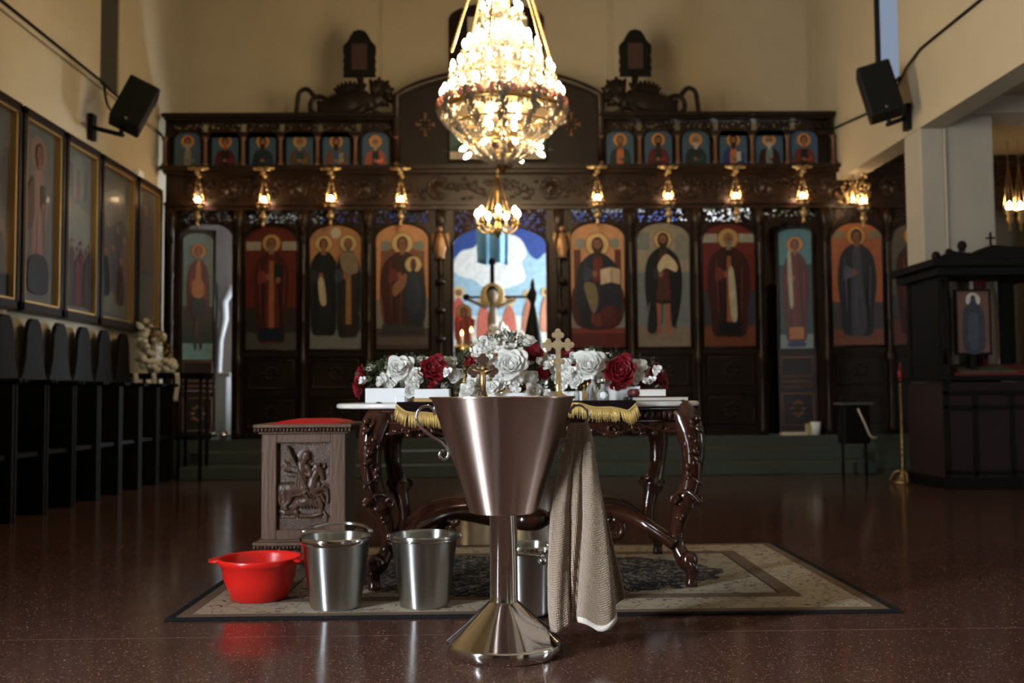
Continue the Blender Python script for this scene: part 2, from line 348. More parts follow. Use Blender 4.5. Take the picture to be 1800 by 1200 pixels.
def saint(p, robe, inner, skin=(165, 110, 70), hair=(60, 35, 22), halo=(214, 168, 84), beard=None, stole=None, scroll=None, book=None, hy=.855, hr=.17, halor=2.1, bot=.1, wide=1.0, legs=None, hem=None, x=0, fold=None):
    w = wide
    head(p, x, hy, hr, skin, hair, halo, halor, beard) if False else None
    if legs:
        for q in (-.16, .2): p.sm([(x + q - .09, .42), (x + q + .09, .42), (x + q + .05, .2), (x + q + .09, bot), (x + q - .12, bot)], legs)
    p.circ(x, hy, hr * halor * 1.07, (120, 72, 34)); p.circ(x, hy, hr * halor, halo)
    b = bot if not legs else .36
    p.sm([(x - .2, hy - .07), (x + .2, hy - .07), (x + .50 * w, hy - .16), (x + .60 * w, .52), (x + .50 * w, .3), (x + .44 * w, b), (x, b - .015), (x - .44 * w, b), (x - .52 * w, .3), (x - .60 * w, .52), (x - .50 * w, hy - .16)], robe)
    p.sm([(x - .12, hy - .1), (x + .14, hy - .1), (x + .22, .5), (x + .3, b + .03), (x - .25, b + .02), (x - .2, .5)], inner)
    dk = tuple(int(c * .6) for c in robe); lt = tuple(min(255, int(c * 1.45 + 14)) for c in robe)
    for q in ((-.38, .62, -.3, .2), (.4, .6, .34, .22), (.27, .5, .4, .18)): p.sm([(x + q[0], q[1]), (x + q[0] + .05, q[1]), (x + q[2] + .04, q[3]), (x + q[2], q[3])], dk)
    for q in ((-.47, .66, -.42, .3), (.47, .62, .44, .34), (-.05, .5, -.1, .2)): p.sm([(x + q[0], q[1]), (x + q[0] + .04, q[1]), (x + q[2] + .03, q[3]), (x + q[2], q[3])], lt)
    if stole: p.poly([(x - .07, hy - .14), (x + .09, hy - .14), (x + .12, b + .08), (x - .1, b + .08)], stole)
    if hem: p.poly([(x - .43, b + .10), (x + .43, b + .10), (x + .45, b), (x - .45, b)], hem)
    p.sm([(x - .5, .62), (x - .38, .64), (x - .12, .6), (x - .1, .56), (x - .3, .54), (x - .5, .53)], lt)
    p.ell(x - .1, .585, .09, .028, skin, 10)
    if scroll: p.sm([(x + scroll[0], scroll[1]), (x + scroll[0] + .2, scroll[1] + .01), (x + scroll[0] + .3, scroll[1] - scroll[2]), (x + scroll[0] + .08, scroll[1] - scroll[2])], (196, 186, 156))
    if book: p.poly([(x + .1, .56), (x + .42, .57), (x + .42, .69), (x + .1, .68)], book); p.ell(x + .26, .56, .1, .025, skin, 10)
    k_ = p.w / 2 / p.h
    p.ell(x, hy - hr * k_ * .1, hr * 1.08, hr * k_ * 1.45, hair)
    p.poly([(x - .07, hy - .02), (x + .07, hy - .02), (x + .1, hy - .09), (x - .1, hy - .09)], skin)
    p.ell(x, hy - hr * k_ * .2, hr * .74, hr * k_ * 1.15, skin)
    if beard: p.sm([(x - hr * .75, hy - hr * k_ * .5), (x + hr * .75, hy - hr * k_ * .5), (x + hr * .45, hy - hr * k_ * 2.0), (x, hy - hr * k_ * 2.5), (x - hr * .45, hy - hr * k_ * 2.0)], beard); p.ell(x, hy - hr * k_ * .15, hr * .55, hr * k_ * .7, skin)
    for q in (-1, 1): p.ell(x + q * hr * .3, hy + hr * k_ * .05, hr * .14, hr * k_ * .12, (45, 28, 20), 8)
    p.ell(x, hy - hr * k_ * .3, hr * .08, hr * k_ * .3, (115, 70, 45), 8)
def bust(p, robe, inner, hair, beard=None, book=None):
    k_ = p.w / 2 / p.h
    p.arch((28, 36, 40), 0, .22); p.arch((70, 112, 140), .02, .21, .93, .98)
    p.circ(0, .72, .50, (120, 72, 30)); p.circ(0, .72, .46, (222, 160, 72))
    p.sm([(-.22, .5), (.22, .5), (.62, .38), (.74, .05), (.5, .0), (-.5, .0), (-.74, .05), (-.62, .38)], robe)
    p.sm([(-.14, .5), (.2, .48), (.24, .2), (.12, .01), (-.18, .01), (-.24, .25)], inner)
    p.sm([(.5, .3), (.3, .22), (-.05, .22), (-.1, .16), (.3, .14), (.55, .18)], tuple(min(255, int(c * 1.3)) for c in robe))
    p.ell(-.04, .2, .13, .05, (170, 118, 80), 10)
    if book: p.poly([(.2, .12), (.52, .15), (.5, .42), (.2, .38)], book)
    p.ell(0, .72, .27, k_ * .34, hair); p.poly([(-.1, .62), (.1, .62), (.13, .48), (-.13, .48)], (160, 108, 72))
    p.ell(0, .69, .19, k_ * .27, (170, 118, 80))
    if beard: p.sm([(-.18, .65), (.18, .65), (.12, .5), (0, .45), (-.12, .5)], beard); p.ell(0, .71, .14, k_ * .17, (170, 118, 80))
    for q in (-1, 1): p.ell(q * .08, .72, .035, .012, (45, 28, 20), 8)
YI = 11.62                       # front plane of the screen
def zI(py, px=880): return W(px, py, YI).z
def xI(px, py=450): return W(px, py, YI).x
def icon(name, label, px0, px1, py0, py1, fn, Y=YI - .012, rot=0, framed=True, k=.13, group='icons in the lower row of the screen', cat='icon', fc=None):
    a, b = W(px0, py1, Y), W(px1, py0, Y); w, h = b.x - a.x, b.z - a.z
    t = thing(name, label, cat, ((a.x + b.x) / 2, Y, a.z), rot, group)
    p = Pic(w, h); fn(p); o = p.build('painting', t)
    s = MB().prism([(-w / 2, 0), (w / 2, 0)] + [(w / 2 * math.cos(q), h - k * h + k * h * math.sin(q)) for q in np.linspace(0, PI, 15)], 0.0005, .02)
    s.build('board', WOOD2, t)
    if framed:
        pts = [(-w / 2, 0, 0)] + [(w / 2 * math.cos(q), 0, h - k * h + k * h * math.sin(q)) for q in np.linspace(PI, 0, 17)] + [(w / 2, 0, 0)]
        MB().tube([(x, -.006, z) for x, y, z in pts], .014, 6).tube([(-w / 2, -.006, 0), (w / 2, -.006, 0)], .014, 6).build('frame', fc or WOOD, t)
    return t
LAB = (176, 170, 150)
def icA(p):
    p.arch((70, 66, 66)); p.arch((126, 40, 24), .3, .13); p.rect(-1, 1, 0, .14, (96, 100, 98)); p.rect(-1, 1, .14, .34, (64, 60, 64))
    p.rect(-.95, -.4, .8, .87, LAB); p.rect(.4, .95, .8, .87, LAB)
    saint(p, (92, 30, 24), (120, 40, 26), beard=(150, 130, 110), halo=(206, 160, 84), stole=(176, 112, 52), book=(30, 44, 50), hair=(110, 80, 60), halor=2.0, hem=(24, 44, 76), wide=1.1, bot=.08)
def icB(p):
    p.arch((112, 126, 130)); p.arch((196, 140, 84), .45, .13); p.rect(-1, 1, 0, .16, (132, 138, 136)); p.circ(0, .93, .2, (206, 196, 176))
    saint(p, (28, 34, 36), (34, 46, 50), x=-.45, hy=.845, hr=.15, hair=(22, 26, 28), scroll=(-.2, .55, .18), bot=.13, wide=.95, halo=(216, 184, 112))
    saint(p, (36, 46, 58), (60, 40, 34), x=.48, hy=.845, hr=.15, hair=(120, 90, 70), beard=(120, 100, 80), stole=(170, 128, 62), bot=.12, wide=.8, halo=(216, 184, 112))
    p.sm([(.2, .76), (.75, .76), (.85, .62), (.5, .6), (.25, .64)], (150, 132, 108))
def icC(p):
    p.arch((150, 150, 140)); p.arch((220, 156, 96), .4, .15); p.rect(-1, 1, 0, .17, (96, 84, 84)); p.rect(-1, 1, .04, .1, (120, 104, 100))
    p.rect(-.8, -.7, .3, .78, (110, 62, 34)); p.rect(.7, .8, .3, .78, (110, 62, 34)); p.sm([(-.7, .2), (.7, .2), (.78, .74), (.4, .8), (-.4, .8), (-.78, .74)], (150, 96, 60))
    p.circ(-.62, .82, .2, (150, 152, 138)); p.circ(.62, .82, .2, (150, 152, 138))
    saint(p, (84, 24, 22), (74, 40, 34), hy=.84, hr=.19, hair=(66, 24, 24), halo=(226, 196, 130), bot=.16, wide=1.35, halor=2.05)
    p.rect(-.75, .8, .13, .2, (70, 70, 76)); p.sm([(.1, .55), (.5, .6), (.85, .5), (.8, .22), (.35, .2), (.05, .35)], (34, 52, 76))
    p.circ(.4, .67, .3, (226, 200, 140)); p.ell(.4, .67, .11, .05, (110, 70, 44)); p.sm([(.25, .6), (.55, .6), (.7, .4), (.5, .28), (.15, .34)], (44, 66, 92)); p.sm([(-.35, .5), (-.1, .56), (.15, .6), (.1, .5), (-.3, .42)], (170, 118, 78))
def icD(p):
    p.arch((150, 146, 130)); p.arch((218, 158, 98), .4, .14); p.rect(-1, 1, 0, .15, (118, 26, 18)); p.rect(-1, 1, .12, .16, (150, 60, 40))
    p.rect(-.85, -.6, .25, .78, (120, 52, 28)); p.rect(.62, .85, .25, .78, (120, 52, 28)); p.sm([(-.75, .18), (.75, .18), (.8, .5), (-.8, .5)], (90, 30, 22))
    p.circ(-.62, .83, .19, (150, 156, 140)); p.circ(.62, .83, .19, (150, 156, 140))
    saint(p, (26, 40, 60), (130, 36, 24), hy=.82, hr=.2, hair=(64, 36, 22), beard=(70, 42, 26), halo=(228, 190, 118), bot=.18, wide=1.3)
    p.sm([(-.7, .3), (.75, .3), (.6, .5), (-.6, .5)], (26, 42, 66)); p.poly([(.1, .5), (.48, .52), (.48, .64), (.1, .62)], (214, 190, 160)); p.poly([(.5, .52), (.8, .5), (.8, .62), (.5, .64)], (204, 178, 150))
    p.sm([(-.5, .5), (-.1, .5), (0, .36), (-.2, .28)], (140, 126, 92)); p.sm([(.1, .3), (.6, .33), (.65, .2), (.2, .17)], (104, 28, 20))
def icE(p):
    p.arch((128, 140, 142)); p.rect(-1, 1, .0, .17, (150, 134, 116)); p.arch((170, 158, 134), .6, .14); p.rect(-.95, -.5, .78, .92, (140, 146, 140)); p.rect(.45, .95, .7, .9, (150, 146, 134))
    saint(p, (26, 34, 34), (104, 48, 26), hy=.86, hr=.19, hair=(56, 30, 18), beard=(60, 34, 20), halo=(220, 186, 110), bot=.12, wide=1.15, legs=(176, 112, 70), halor=1.7)
    p.sm([(-.62, .62), (-.45, .7), (-.3, .4), (-.28, .14), (-.62, .14), (-.5, .4)], (26, 34, 34)); p.sm([(.25, .42), (.6, .6), (.56, .3), (.3, .16)], (24, 32, 32)); p.sm([(-.2, .66), (.12, .74), (.5, .66), (.45, .6), (.1, .63), (-.15, .6)], (214, 196, 150))
def icF(p):
    p.arch((74, 76, 92)); p.arch((134, 42, 26), .45, .13); p.rect(-1, 1, 0, .17, (138, 76, 38)); p.rect(-.95, -.4, .84, .91, LAB); p.rect(.4, .95, .84, .91, LAB)
    saint(p, (84, 30, 26), (60, 30, 28), hy=.87, hr=.17, beard=(150, 140, 126), hair=(150, 120, 90), halo=(204, 166, 88), bot=.1, wide=1.35, scroll=(-.02, .6, .36), stole=(168, 104, 48), halor=2.2, hem=(22, 30, 40))
def icG(p):
    p.arch((42, 92, 96), 0, .04); p.rect(-1, 1, 0, .12, (140, 158, 160)); p.arch((80, 150, 160), .7, .04)
    saint(p, (112, 38, 34), (128, 44, 36), hy=.87, hr=.25, hair=(70, 36, 24), halo=(226, 150, 60), bot=.08, wide=1.35, halor=1.9, hem=(200, 124, 50), stole=None, scroll=(-.45, .78, .4))
    p.sm([(-.4, .06), (.4, .06), (.5, .02), (-.5, .02)], (40, 66, 120))
def icH(p):
    p.arch((98, 92, 96)); p.arch((196, 116, 56), .35, .13); p.rect(-1, 1, 0, .13, (150, 96, 76)); p.rect(-.95, -.45, .86, .92, (150, 140, 110)); p.rect(.45, .95, .86, .92, (150, 140, 110))
    saint(p, (66, 68, 76), (92, 94, 106), hy=.88, hr=.19, hair=(36, 36, 40), halo=(214, 160, 66), bot=.1, wide=1.22, halor=1.9)
def icI(p):
    p.arch((120, 112, 92)); p.rect(-1, 1, 0, .2, (130, 76, 60)); p.rect(-1, 1, .2, .4, (90, 92, 100)); saint(p, (96, 44, 28), (40, 48, 80), hy=.88, hr=.19, halo=(220, 164, 70), bot=.1, wide=1.3)
def icJ(p):
    p.arch((116, 146, 152), 0, .06); p.rect(-1, 1, 0, .13, (126, 176, 176)); p.rect(-1, 1, .13, .42, (40, 70, 72))
    saint(p, (118, 44, 36), (190, 118, 66), hy=.86, hr=.24, hair=(60, 34, 24), halo=(222, 140, 52), bot=.1, wide=1.25, legs=(60, 60, 66), halor=1.9)
    p.sm([(-.4, .5), (.4, .5), (.45, .34), (-.42, .34)], (28, 52, 72)); p.sm([(-.35, .62), (.3, .62), (.32, .5), (-.34, .5)], (196, 122, 66))
big = [(430, 524, 396, 616, icA, 'icon of a bishop saint in dark red robe, beside the open left doorway'),
       (543, 637, 394, 615, icB, 'icon of two saints side by side, the first in black with an unrolled scroll'),
       (660, 755, 392, 615, icC, 'icon of an enthroned mother in maroon with a haloed child on her lap'),
       (1003, 1098, 390, 612, icD, 'icon of an enthroned bearded figure in red and blue holding an open book'),
       (1120, 1212, 390, 611, icE, 'icon of a bare-legged bearded figure in a dark cloak on a pale blue ground'),
       (1236, 1326, 391, 610, icF, 'icon of a bishop saint with a long hanging scroll, beside the tilted door'),
       (1463, 1550, 388, 608, icH, 'icon of a veiled saint in dark grey robes on an orange ground'),
       (1568, 1650, 388, 606, icI, 'icon of a saint in a brown robe half hidden behind the pillar')]
for a in big: icon('icon_painting', a[5], a[0], a[1], a[2], a[3], a[4])
ups = [(330, (84, 104, 104), (150, 150, 140), (90, 60, 40), (170, 165, 150), None, 'pale grey robe and white beard, at the wall end'),
       (396, (104, 26, 36), (24, 34, 34), (60, 34, 22), None, None, 'crimson cloak over dark green'),
       (462, (30, 58, 74), (36, 66, 78), (50, 30, 20), (60, 38, 26), None, 'dark teal blue robe and brown hair'),
       (527, (112, 84, 50), (44, 88, 92), (150, 130, 100), (170, 150, 120), None, 'ochre robe and grey hair'),
       (591, (140, 84, 44), (48, 104, 150), (60, 36, 22), (64, 40, 26), (150, 160, 130), 'blue and ochre robe with an open scroll'),
       (660, (190, 96, 50), (34, 62, 82), (196, 160, 110), (180, 160, 130), None, 'orange cloak over a dark blue robe'),
       (1090, (40, 70, 66), (210, 120, 56), (120, 84, 50), (120, 90, 60), None, 'orange robe under a dark green cloak'),
       (1157, (120, 24, 34), (30, 62, 56), (50, 32, 22), (56, 36, 26), None, 'red and green robe and dark hair'),
       (1223, (34, 72, 66), (36, 58, 84), (160, 150, 130), (190, 186, 170), None, 'green robe and long white beard'),
       (1289, (28, 66, 130), (206, 122, 56), (50, 30, 20), (60, 38, 26), (196, 190, 170), 'bright blue and orange robe, holding a scroll out sideways'),
       (1352, (66, 26, 24), (120, 150, 150), (150, 130, 100), (190, 180, 160), None, 'maroon robe with a pale blue shoulder'),
       (1413, (130, 62, 34), (30, 38, 36), (90, 60, 34), None, None, 'russet robe, at the end above the beam')]
for u in ups:
    y0 = 230 if u[0] > 900 else 233
    icon('icon_painting', 'small arched half-length saint in ' + u[6], u[0] - 25, u[0] + 25, y0 - 2, y0 + 62, (lambda p, u=u: bust(p, u[1], u[2], u[3], u[4], u[5])), framed=False, k=.22, group='half-length icons in the upper row')
# ---------------------------------------------------------------- the screen itself
scr = thing('iconostasis', 'tall dark carved wooden icon screen across the whole sanctuary', 'icon screen', (0, YI, ZP))
def at0(mb): # shift a mesh given in world x / z and y from the front plane into the screen's frame
    mb.v = [(x, y, z - ZP) for x, y, z in mb.v]; return mb
XL, XR = xI(290), xI(1462, 250); XE = 6.9; XM0, XM1 = xI(697, 230), xI(1056, 230)
zt = (zI(204, 290) + zI(199, 1460)) / 2
z_it, z_ib = zI(228), zI(294); z_s0, z_s1 = zI(306), zI(294); z_f0 = zI(356); z_m0 = zI(369); z_o0 = zI(393); z_b1, z_b0 = zI(388), zI(614)
def part(name, mb, m=WOOD, bevel=0): return at0(mb).build(name, m, scr, bevel)
# upper tier, two wings
for (a, b, cx) in ((XL, XM0, [u[0] for u in ups[:6]]), (XM1, XR, [u[0] for u in ups[6:]])):
    part('cornice', MB().bb(a - .02, b + .01, -.12, .16, zt - .045, zt).bb(a, b, -.07, .12, zt - .075, zt - .045), WOOD2)
    z1, z0 = zt - .21, z_ib
    xs = [xI(c, 260) for c in cx]; r = .175; m = MB()
    bounds = [a] + [(xs[i] + xs[i + 1]) / 2 for i in range(5)] + [b]
    m.bb(a, b, .015, .04, z0 - .01, z1)
    part('back_board', m, WOOD2)
    for i, x in enumerate(xs):
        # arched spandrel over each small icon
        l_, r_ = bounds[i], bounds[i + 1]; poly = [(l_, z_it - .09), (l_, z1), (r_, z1), (r_, z_it - .09), (x + r, z_it - .09)] + [(x + r * math.cos(q), z_it - .09 + .1 * math.sin(q)) for q in np.linspace(0, PI, 11)[1:-1]] + [(x - r, z_it - .09)]
        part('spandrel', MB().prism(poly, -.045, .01), WOOD)
    for i, x in enumerate(bounds):
        m = MB(); m.lathe([(.04, z0), (.04, z0 + .04), (.026, z0 + .06), (.022, z_it - .15), (.032, z_it - .12), (.04, z_it - .09)], 10, (x, -.05, 0))
        for q in range(7): m.ball((x, -.05, z0 + .08 + q * .03), (.028, .028, .014), 8, 5)
        part('colonette', m, mat('lighter_carved_wood', (.13, .062, .033), .35, bump=.3, bscale=60))
def lace(x0, x1, z0, z1, y=.03, r=.0042, s=.075):
    "open tracery of spirals and leaves"
    m = MB(); c_ = .021; ax_, az_ = max(2, int((x1 - x0) / c_)), max(2, int((z1 - z0) / c_))
    for i in range(ax_):
        for j in range(az_):
            if random.random() < .72: m.bb(lerp(x0, x1, i / ax_), lerp(x0, x1, (i + 1) / ax_), y, y + .012, lerp(z0, z1, j / az_), lerp(z0, z1, (j + 1) / az_))
    nx = max(1, round((x1 - x0) / s)); nz = max(1, round((z1 - z0) / s))
    for i in range(nx):
        for j in range(nz):
            cx, cz = x0 + (i + .5) * (x1 - x0) / nx, z0 + (j + .5) * (z1 - z0) / nz; q = random.choice((-1, 1)); ph = random.random() * 6.28; R0 = s * .56
            m.tube([(cx + q * R0 * (1 - t * .75) * math.cos(ph + t * 8), y, cz + R0 * (1 - t * .75) * math.sin(ph + t * 8)) for t in np.linspace(0, 1, 12)], [r * 1.6 * (1.1 - t * .5) for t in np.linspace(0, 1, 12)], 5)
            if random.random() < .5: m.ball((cx + random.uniform(-.4, .4) * s, y - .004, cz + random.uniform(-.4, .4) * s), (s * .27, .008, s * .16), 6, 4)
    return m
for a, b in ((XL, XM0), (XM1, XR)):
    n = 6
    for i in range(n):
        q0, q1 = lerp(a, b, i / n), lerp(a, b, (i + 1) / n)
        part('openwork', lace(q0 + .03, q1 - .03, zt - .2, zt - .08, s=.06), WOOD)
    part('openwork_rail', MB().bb(a, b, 0, .05, zt - .215, zt - .195), WOOD)
    part('end_post', MB().bb(a, a + .05, -.03, .1, z_ib, zt - .04) if a == XL else MB().bb(b - .05, b, -.03, .1, z_ib, zt - .04), WOOD2)
# middle gable
c0, c1 = XM0, XM1; zg = zI(170, 697); zk = zI(127, 876); cxm = (c0 + c1) / 2; hw = (c1 - c0) / 2
arc = [(cxm + hw * math.sin(t) / math.sin(.92), zg + (zk - zg) * (math.cos(t) - math.cos(.92)) / (1 - math.cos(.92))) for t in np.linspace(.92, -.92, 21)]
part('gable', MB().prism([(c0, z_s1), (c1, z_s1)] + arc, -.02, .07), mat('gable_wood', (.020, .013, .010), .5, spec=.2, noise=.3, nscale=3, stretch=(1, 1, .3)))
part('gable_moulding', MB().tube([(x, -.05, z) for x, z in [(c1, z_s1)] + arc + [(c0, z_s1)]], .045, 8, flat=.7), WOOD)
for s_ in (-1, 1):
    x, z = xI(747 if s_ < 0 else 1004, 220), zI(220); m = MB()
    for a in range(4):
        m.tube([(x + math.cos(a * PI / 2) * t * .115, -.03, z + math.sin(a * PI / 2) * t * .14) for t in (0.3, .7, 1)], [.012, .02, .034], 6)
        m.ball((x + .07 * math.cos(a * PI / 2 + .78), -.03, z + .07 * math.sin(a * PI / 2 + .78)), .018, 6, 4)
    part('carved_cross', m, mat('lighter_carved_wood', (.13, .062, .033), .35))
def icM(p):
    p.rect(-1, 1, 0, 1, (66, 118, 110)); p.rect(-1, 1, 0, .26, (206, 190, 160)); p.sm([(-1, .26), (-.5, .5), (-.1, .3), (.3, .5), (1, .3), (1, .2), (-1, .2)], (52, 88, 76))
    p.rect(-.6, .6, .2, .34, (170, 120, 70))
    for i in range(7): x = -.55 + i * .18; p.circ(x, .56, .1, (214, 170, 90)); p.sm([(x - .08, .5), (x + .08, .5), (x + .1, .3), (x - .1, .3)], [(120, 40, 30), (40, 66, 96), (150, 90, 50)][i % 3])
icon('icon_painting', 'wide icon of a table of haloed figures on teal, behind the large chandelier', 789, 960, 204, 282, icM, Y=YI - .03, k=.001, framed=True, group='icons of the middle gable')
# shelf, frieze, moulding - run on into the aisle
part('shelf', MB().bb(XL - .03, XE, -.16, .12, z_s0 + .035, z_s1).bb(XL, XE, -.10, .1, z_s0, z_s0 + .035), WOOD)
m = MB().bb(XL, XE, 0, .08, z_f0, z_s0)
part('frieze_board', m, WOOD)
XN = W(1600, 330, YI).x
medx = [xI(p_, 330) for p_ in (345, 405, 520, 640, 770, 968, 1100, 1213, 1345, 1455, 1560)]
for i, x in enumerate(medx):
    m = MB(); zc = (z_f0 + z_s0) / 2; m.lathe([(.12, 0), (.135, .012), (.125, .02), (.11, .012), (.07, .022), (.04, .04), (.012, .05)], 20, M=Matrix.Translation((x, 0, zc)) @ Matrix.Rotation(PI / 2, 4, 'X'))
    for q in range(8): m.ball((x + .085 * math.cos(q * .785), -.015, zc + .085 * math.sin(q * .785)), (.024, .014, .024), 6, 4)
    part('medallion', m, WOOD)
    nx = medx[i + 1] if i + 1 < len(medx) else XE
    m = MB(); x_ = x + .16
    while x_ < nx - .16:
        q = random.choice((-1, 1)); s_ = random.uniform(.05, .075); zz = zc + random.uniform(-.06, .06)
        m.tube([(x_ + s_ * (1 - t * .8) * math.cos(3 + t * 7 * q), -.012 - .01 * t, zz + s_ * (1 - t * .8) * math.sin(3 + t * 7 * q)) for t in np.linspace(0, 1, 12)], [.014 - .006 * t for t in np.linspace(0, 1, 12)], 5)
        for w_ in range(2): m.ball((x_ + random.uniform(-.06, .06), -.012, zc + random.uniform(-.13, .13)), (.03, .014, .016), 6, 4)
        x_ += .085
    part('carved_vine', m, WOOD)
m = MB().bb(XL, XE, -.07, .1, z_f0 - .035, z_f0 + .01).bb(XL, XE, -.04, .1, z_m0, z_f0 - .035); part('moulding', m, WOOD)
# posts of the lower row; gaps between icons
gaps = [(290, 315), (410, 430), (524, 543), (637, 660), (755, 795), (962, 1003), (1098, 1120), (1212, 1236), (1326, 1343), (1437, 1463), (1550, 1568), (1650, 1690)]
for a, b in gaps:
    xa, xb = xI(a - 2), xI(b + 2); x = (xa + xb) / 2
    m = MB().bb(xa, xb, .0, .1, ZP, z_m0)
    m.lathe([(.05, ZP), (.05, ZP + .08), (.034, ZP + .12), (.034, 1.2), (.05, 1.24), (.05, 1.32), (.03, 1.36), (.028, 1.7), (.04, 1.74), (.028, 1.78), (.026, 2.25), (.04, 2.3), (.03, 2.34), (.035, z_o0 - .05), (.055, z_o0 + .02), (.06, z_m0)], 12, (x, -.03, 0))
    for q in range(9): m.ball((x + random.uniform(-.012, .012), -.06, z_o0 - .22 + q * .03), (.036, .022, .02), 6, 4)
    part('column', m, WOOD, )
bays = [(315, 410), (430, 524), (543, 637), (660, 755), (1003, 1098), (1120, 1212), (1236, 1326), (1343, 1437), (1463, 1550), (1568, 1650)]
for i, (a, b) in enumerate(bays):
    xa, xb = xI(a), xI(b); zc = zI(392, (a + b) / 2)
    part('openwork', lace(xa, xb, z_o0 + .01, z_m0, s=.055), WOOD)
    door = i in (0, 7)
    # spandrels over the arch
    for s_ in (-1, 1):
        cx, hw_ = (xa + xb) / 2, (xb - xa) / 2; top = zc - .0; kk = .19
        pts = [(cx + s_ * hw_, z_o0 + .012), (cx, z_o0 + .012)] + [(cx + s_ * hw_ * math.sin(t), top - kk + kk * math.cos(t)) for t in np.linspace(0, PI / 2, 9)]
        part('spandrel', MB().prism(pts if s_ > 0 else pts[::-1], -.02, .03), WOOD)
    if not door:
        part('icon_back', MB().bb(xa, xb, .02, .05, z_b0 - .02, zc), WOOD2)
        m = MB().bb(xa, xb, .0, .06, ZP, z_b0).bb(xa, xb, -.03, .02, z_b0 - .07, z_b0 - .01).bb(xa, xb, -.03, .02, ZP, ZP + .1).bb(xa, xb, -.02, .02, ZP + .48, ZP + .55)
        part('lower_panel', m, WOOD2)
        m = MB(); cx = (xa + xb) / 2
        for z0_, z1_ in ((ZP + .14, ZP + .44), (ZP + .59, z_b0 - .11)):
            m.tube([(xa + .05, -.005, z0_), (xb - .05, -.005, z0_), (xb - .05, -.005, z1_), (xa + .05, -.005, z1_)], .012, 6, closed=True)
            for q in range(8): m.ball((cx + .07 * math.cos(q * .785), -.004, (z0_ + z1_) / 2 + .07 * math.sin(q * .785)), (.03, .012, .02), 6, 4)
        part('panel_moulding', m, WOOD)
# royal doorway arch
xa, xb = xI(795), xI(962); cx = (xa + xb) / 2; hw_ = (xb - xa) / 2; zs = zI(432); zk2 = zI(396)
L = lace(xa - .02, xb + .02, zI(440), z_m0, s=.062)
f = MB()
def inarch(x, z): 
    t = (x - cx) / hw_
    return abs(t) < 1 and z < zs + (zk2 - zs) * math.sqrt(max(0, 1 - t * t)) - .005
keep = []
for fc_, mi_, sm_ in zip(L.f, L.m, L.s):
    c_ = [sum(L.v[i][q] for i in fc_) / len(fc_) for q in (0, 2)]
    if not inarch(*c_): keep.append(fc_)
L.f = keep; L.m = [0] * len(keep); L.s = [True] * len(keep)
part('openwork', L, WOOD)
part('door_arch', MB().tube([(cx + hw_ * math.cos(t), -.01, zs + (zk2 - zs) * math.sin(t)) for t in np.linspace(0, PI, 21)], .018, 6).tube([(xa, -.01, ZP), (xa, -.01, zs)], .02, 6).tube([(xb, -.01, ZP), (xb, -.01, zs)], .02, 6), WOOD)
# gilded angel carvings beside the doorway
for px in (774, 987):
    x = xI(px, 400); z = zI(455); m = MB().lathe([(.06, 0), (.05, .03), (.075, .12), (.05, .24), (.03, .3)], 10, (x, -.06, z)).ball((x, -.07, z + .34), .035, 8, 6)
    for s_ in (-1, 1): m.tube([(x + s_ * .03, -.05, z + .26), (x + s_ * .08, -.04, z + .3), (x + s_ * .09, -.04, z + .12)], [.02, .03, .01], 6)
    part('angel_carving', m, mat('bronzed_wood', (.30, .16, .07), .35, .3))
    m = MB(); 
    for q in range(5): m.lathe([(.05, 0), (.06, .03), (.05, .06)], 10, (x, -.05, zI(700 - q * 50, px) ))
    part('column_ring', m, WOOD)
# low doors of the royal doorway hang open behind; side door leaves stand ajar
def leaf(label, hx, px_w, ang, fn, side, pyt, pyb, group=None):
    a = W(hx, 770, YI); x = a.x; w = px_w / 150.0; t = thing('screen_door', label, 'door', (x, YI + .04, ZP), ang, 'doors of the icon screen')
    h = z_b1 - ZP - .06; s_ = side
    x0, x1 = (0, w) if s_ > 0 else (-w, 0)
    MB().bb(x0, x1, 0, .035, .03, h).build('panel', WOOD2, t)
    m = MB()
    for z0_, z1_ in ((.1, .48), (.56, .62), (.68, zI(622) - ZP - .06)): m.tube([(x0 + .04, -.004, z0_), (x1 - .04, -.004, z0_), (x1 - .04, -.004, z1_), (x0 + .04, -.004, z1_)], .014, 6, closed=True)
    for q in range(8): m.ball(((x0 + x1) / 2 + .06 * math.cos(q * .785), -.006, .3 + .08 * math.sin(q * .785)), (.035, .012, .02), 6, 4)
    m.build('carving', mat('lighter_carved_wood', (.13, .062, .033), .35), t)
    p = Pic(w - .06, zI(pyt) - zI(pyb)); fn(p); p.build('painting', t, loc=((x0 + x1) / 2, -.002, zI(pyb) - ZP))
    m = MB(); zz0, zz1 = zI(pyb) - ZP, zI(pyt) - ZP
    m.tube([(x0 + .02, -.008, zz0), (x1 - .02, -.008, zz0), (x1 - .02, -.008, zz1), (x0 + .02, -.008, zz1)], .013, 6, closed=True); m.build('frame', WOOD, t)
    return t
leaf('open left screen door painted with a haloed figure in red cape and blue skirt', 312, 61, 0.42, icJ, 1, 404, 628)
leaf('open right screen door painted with a saint in long red robe on teal', 1441, 66, -0.34, icG, -1, 402, 616)
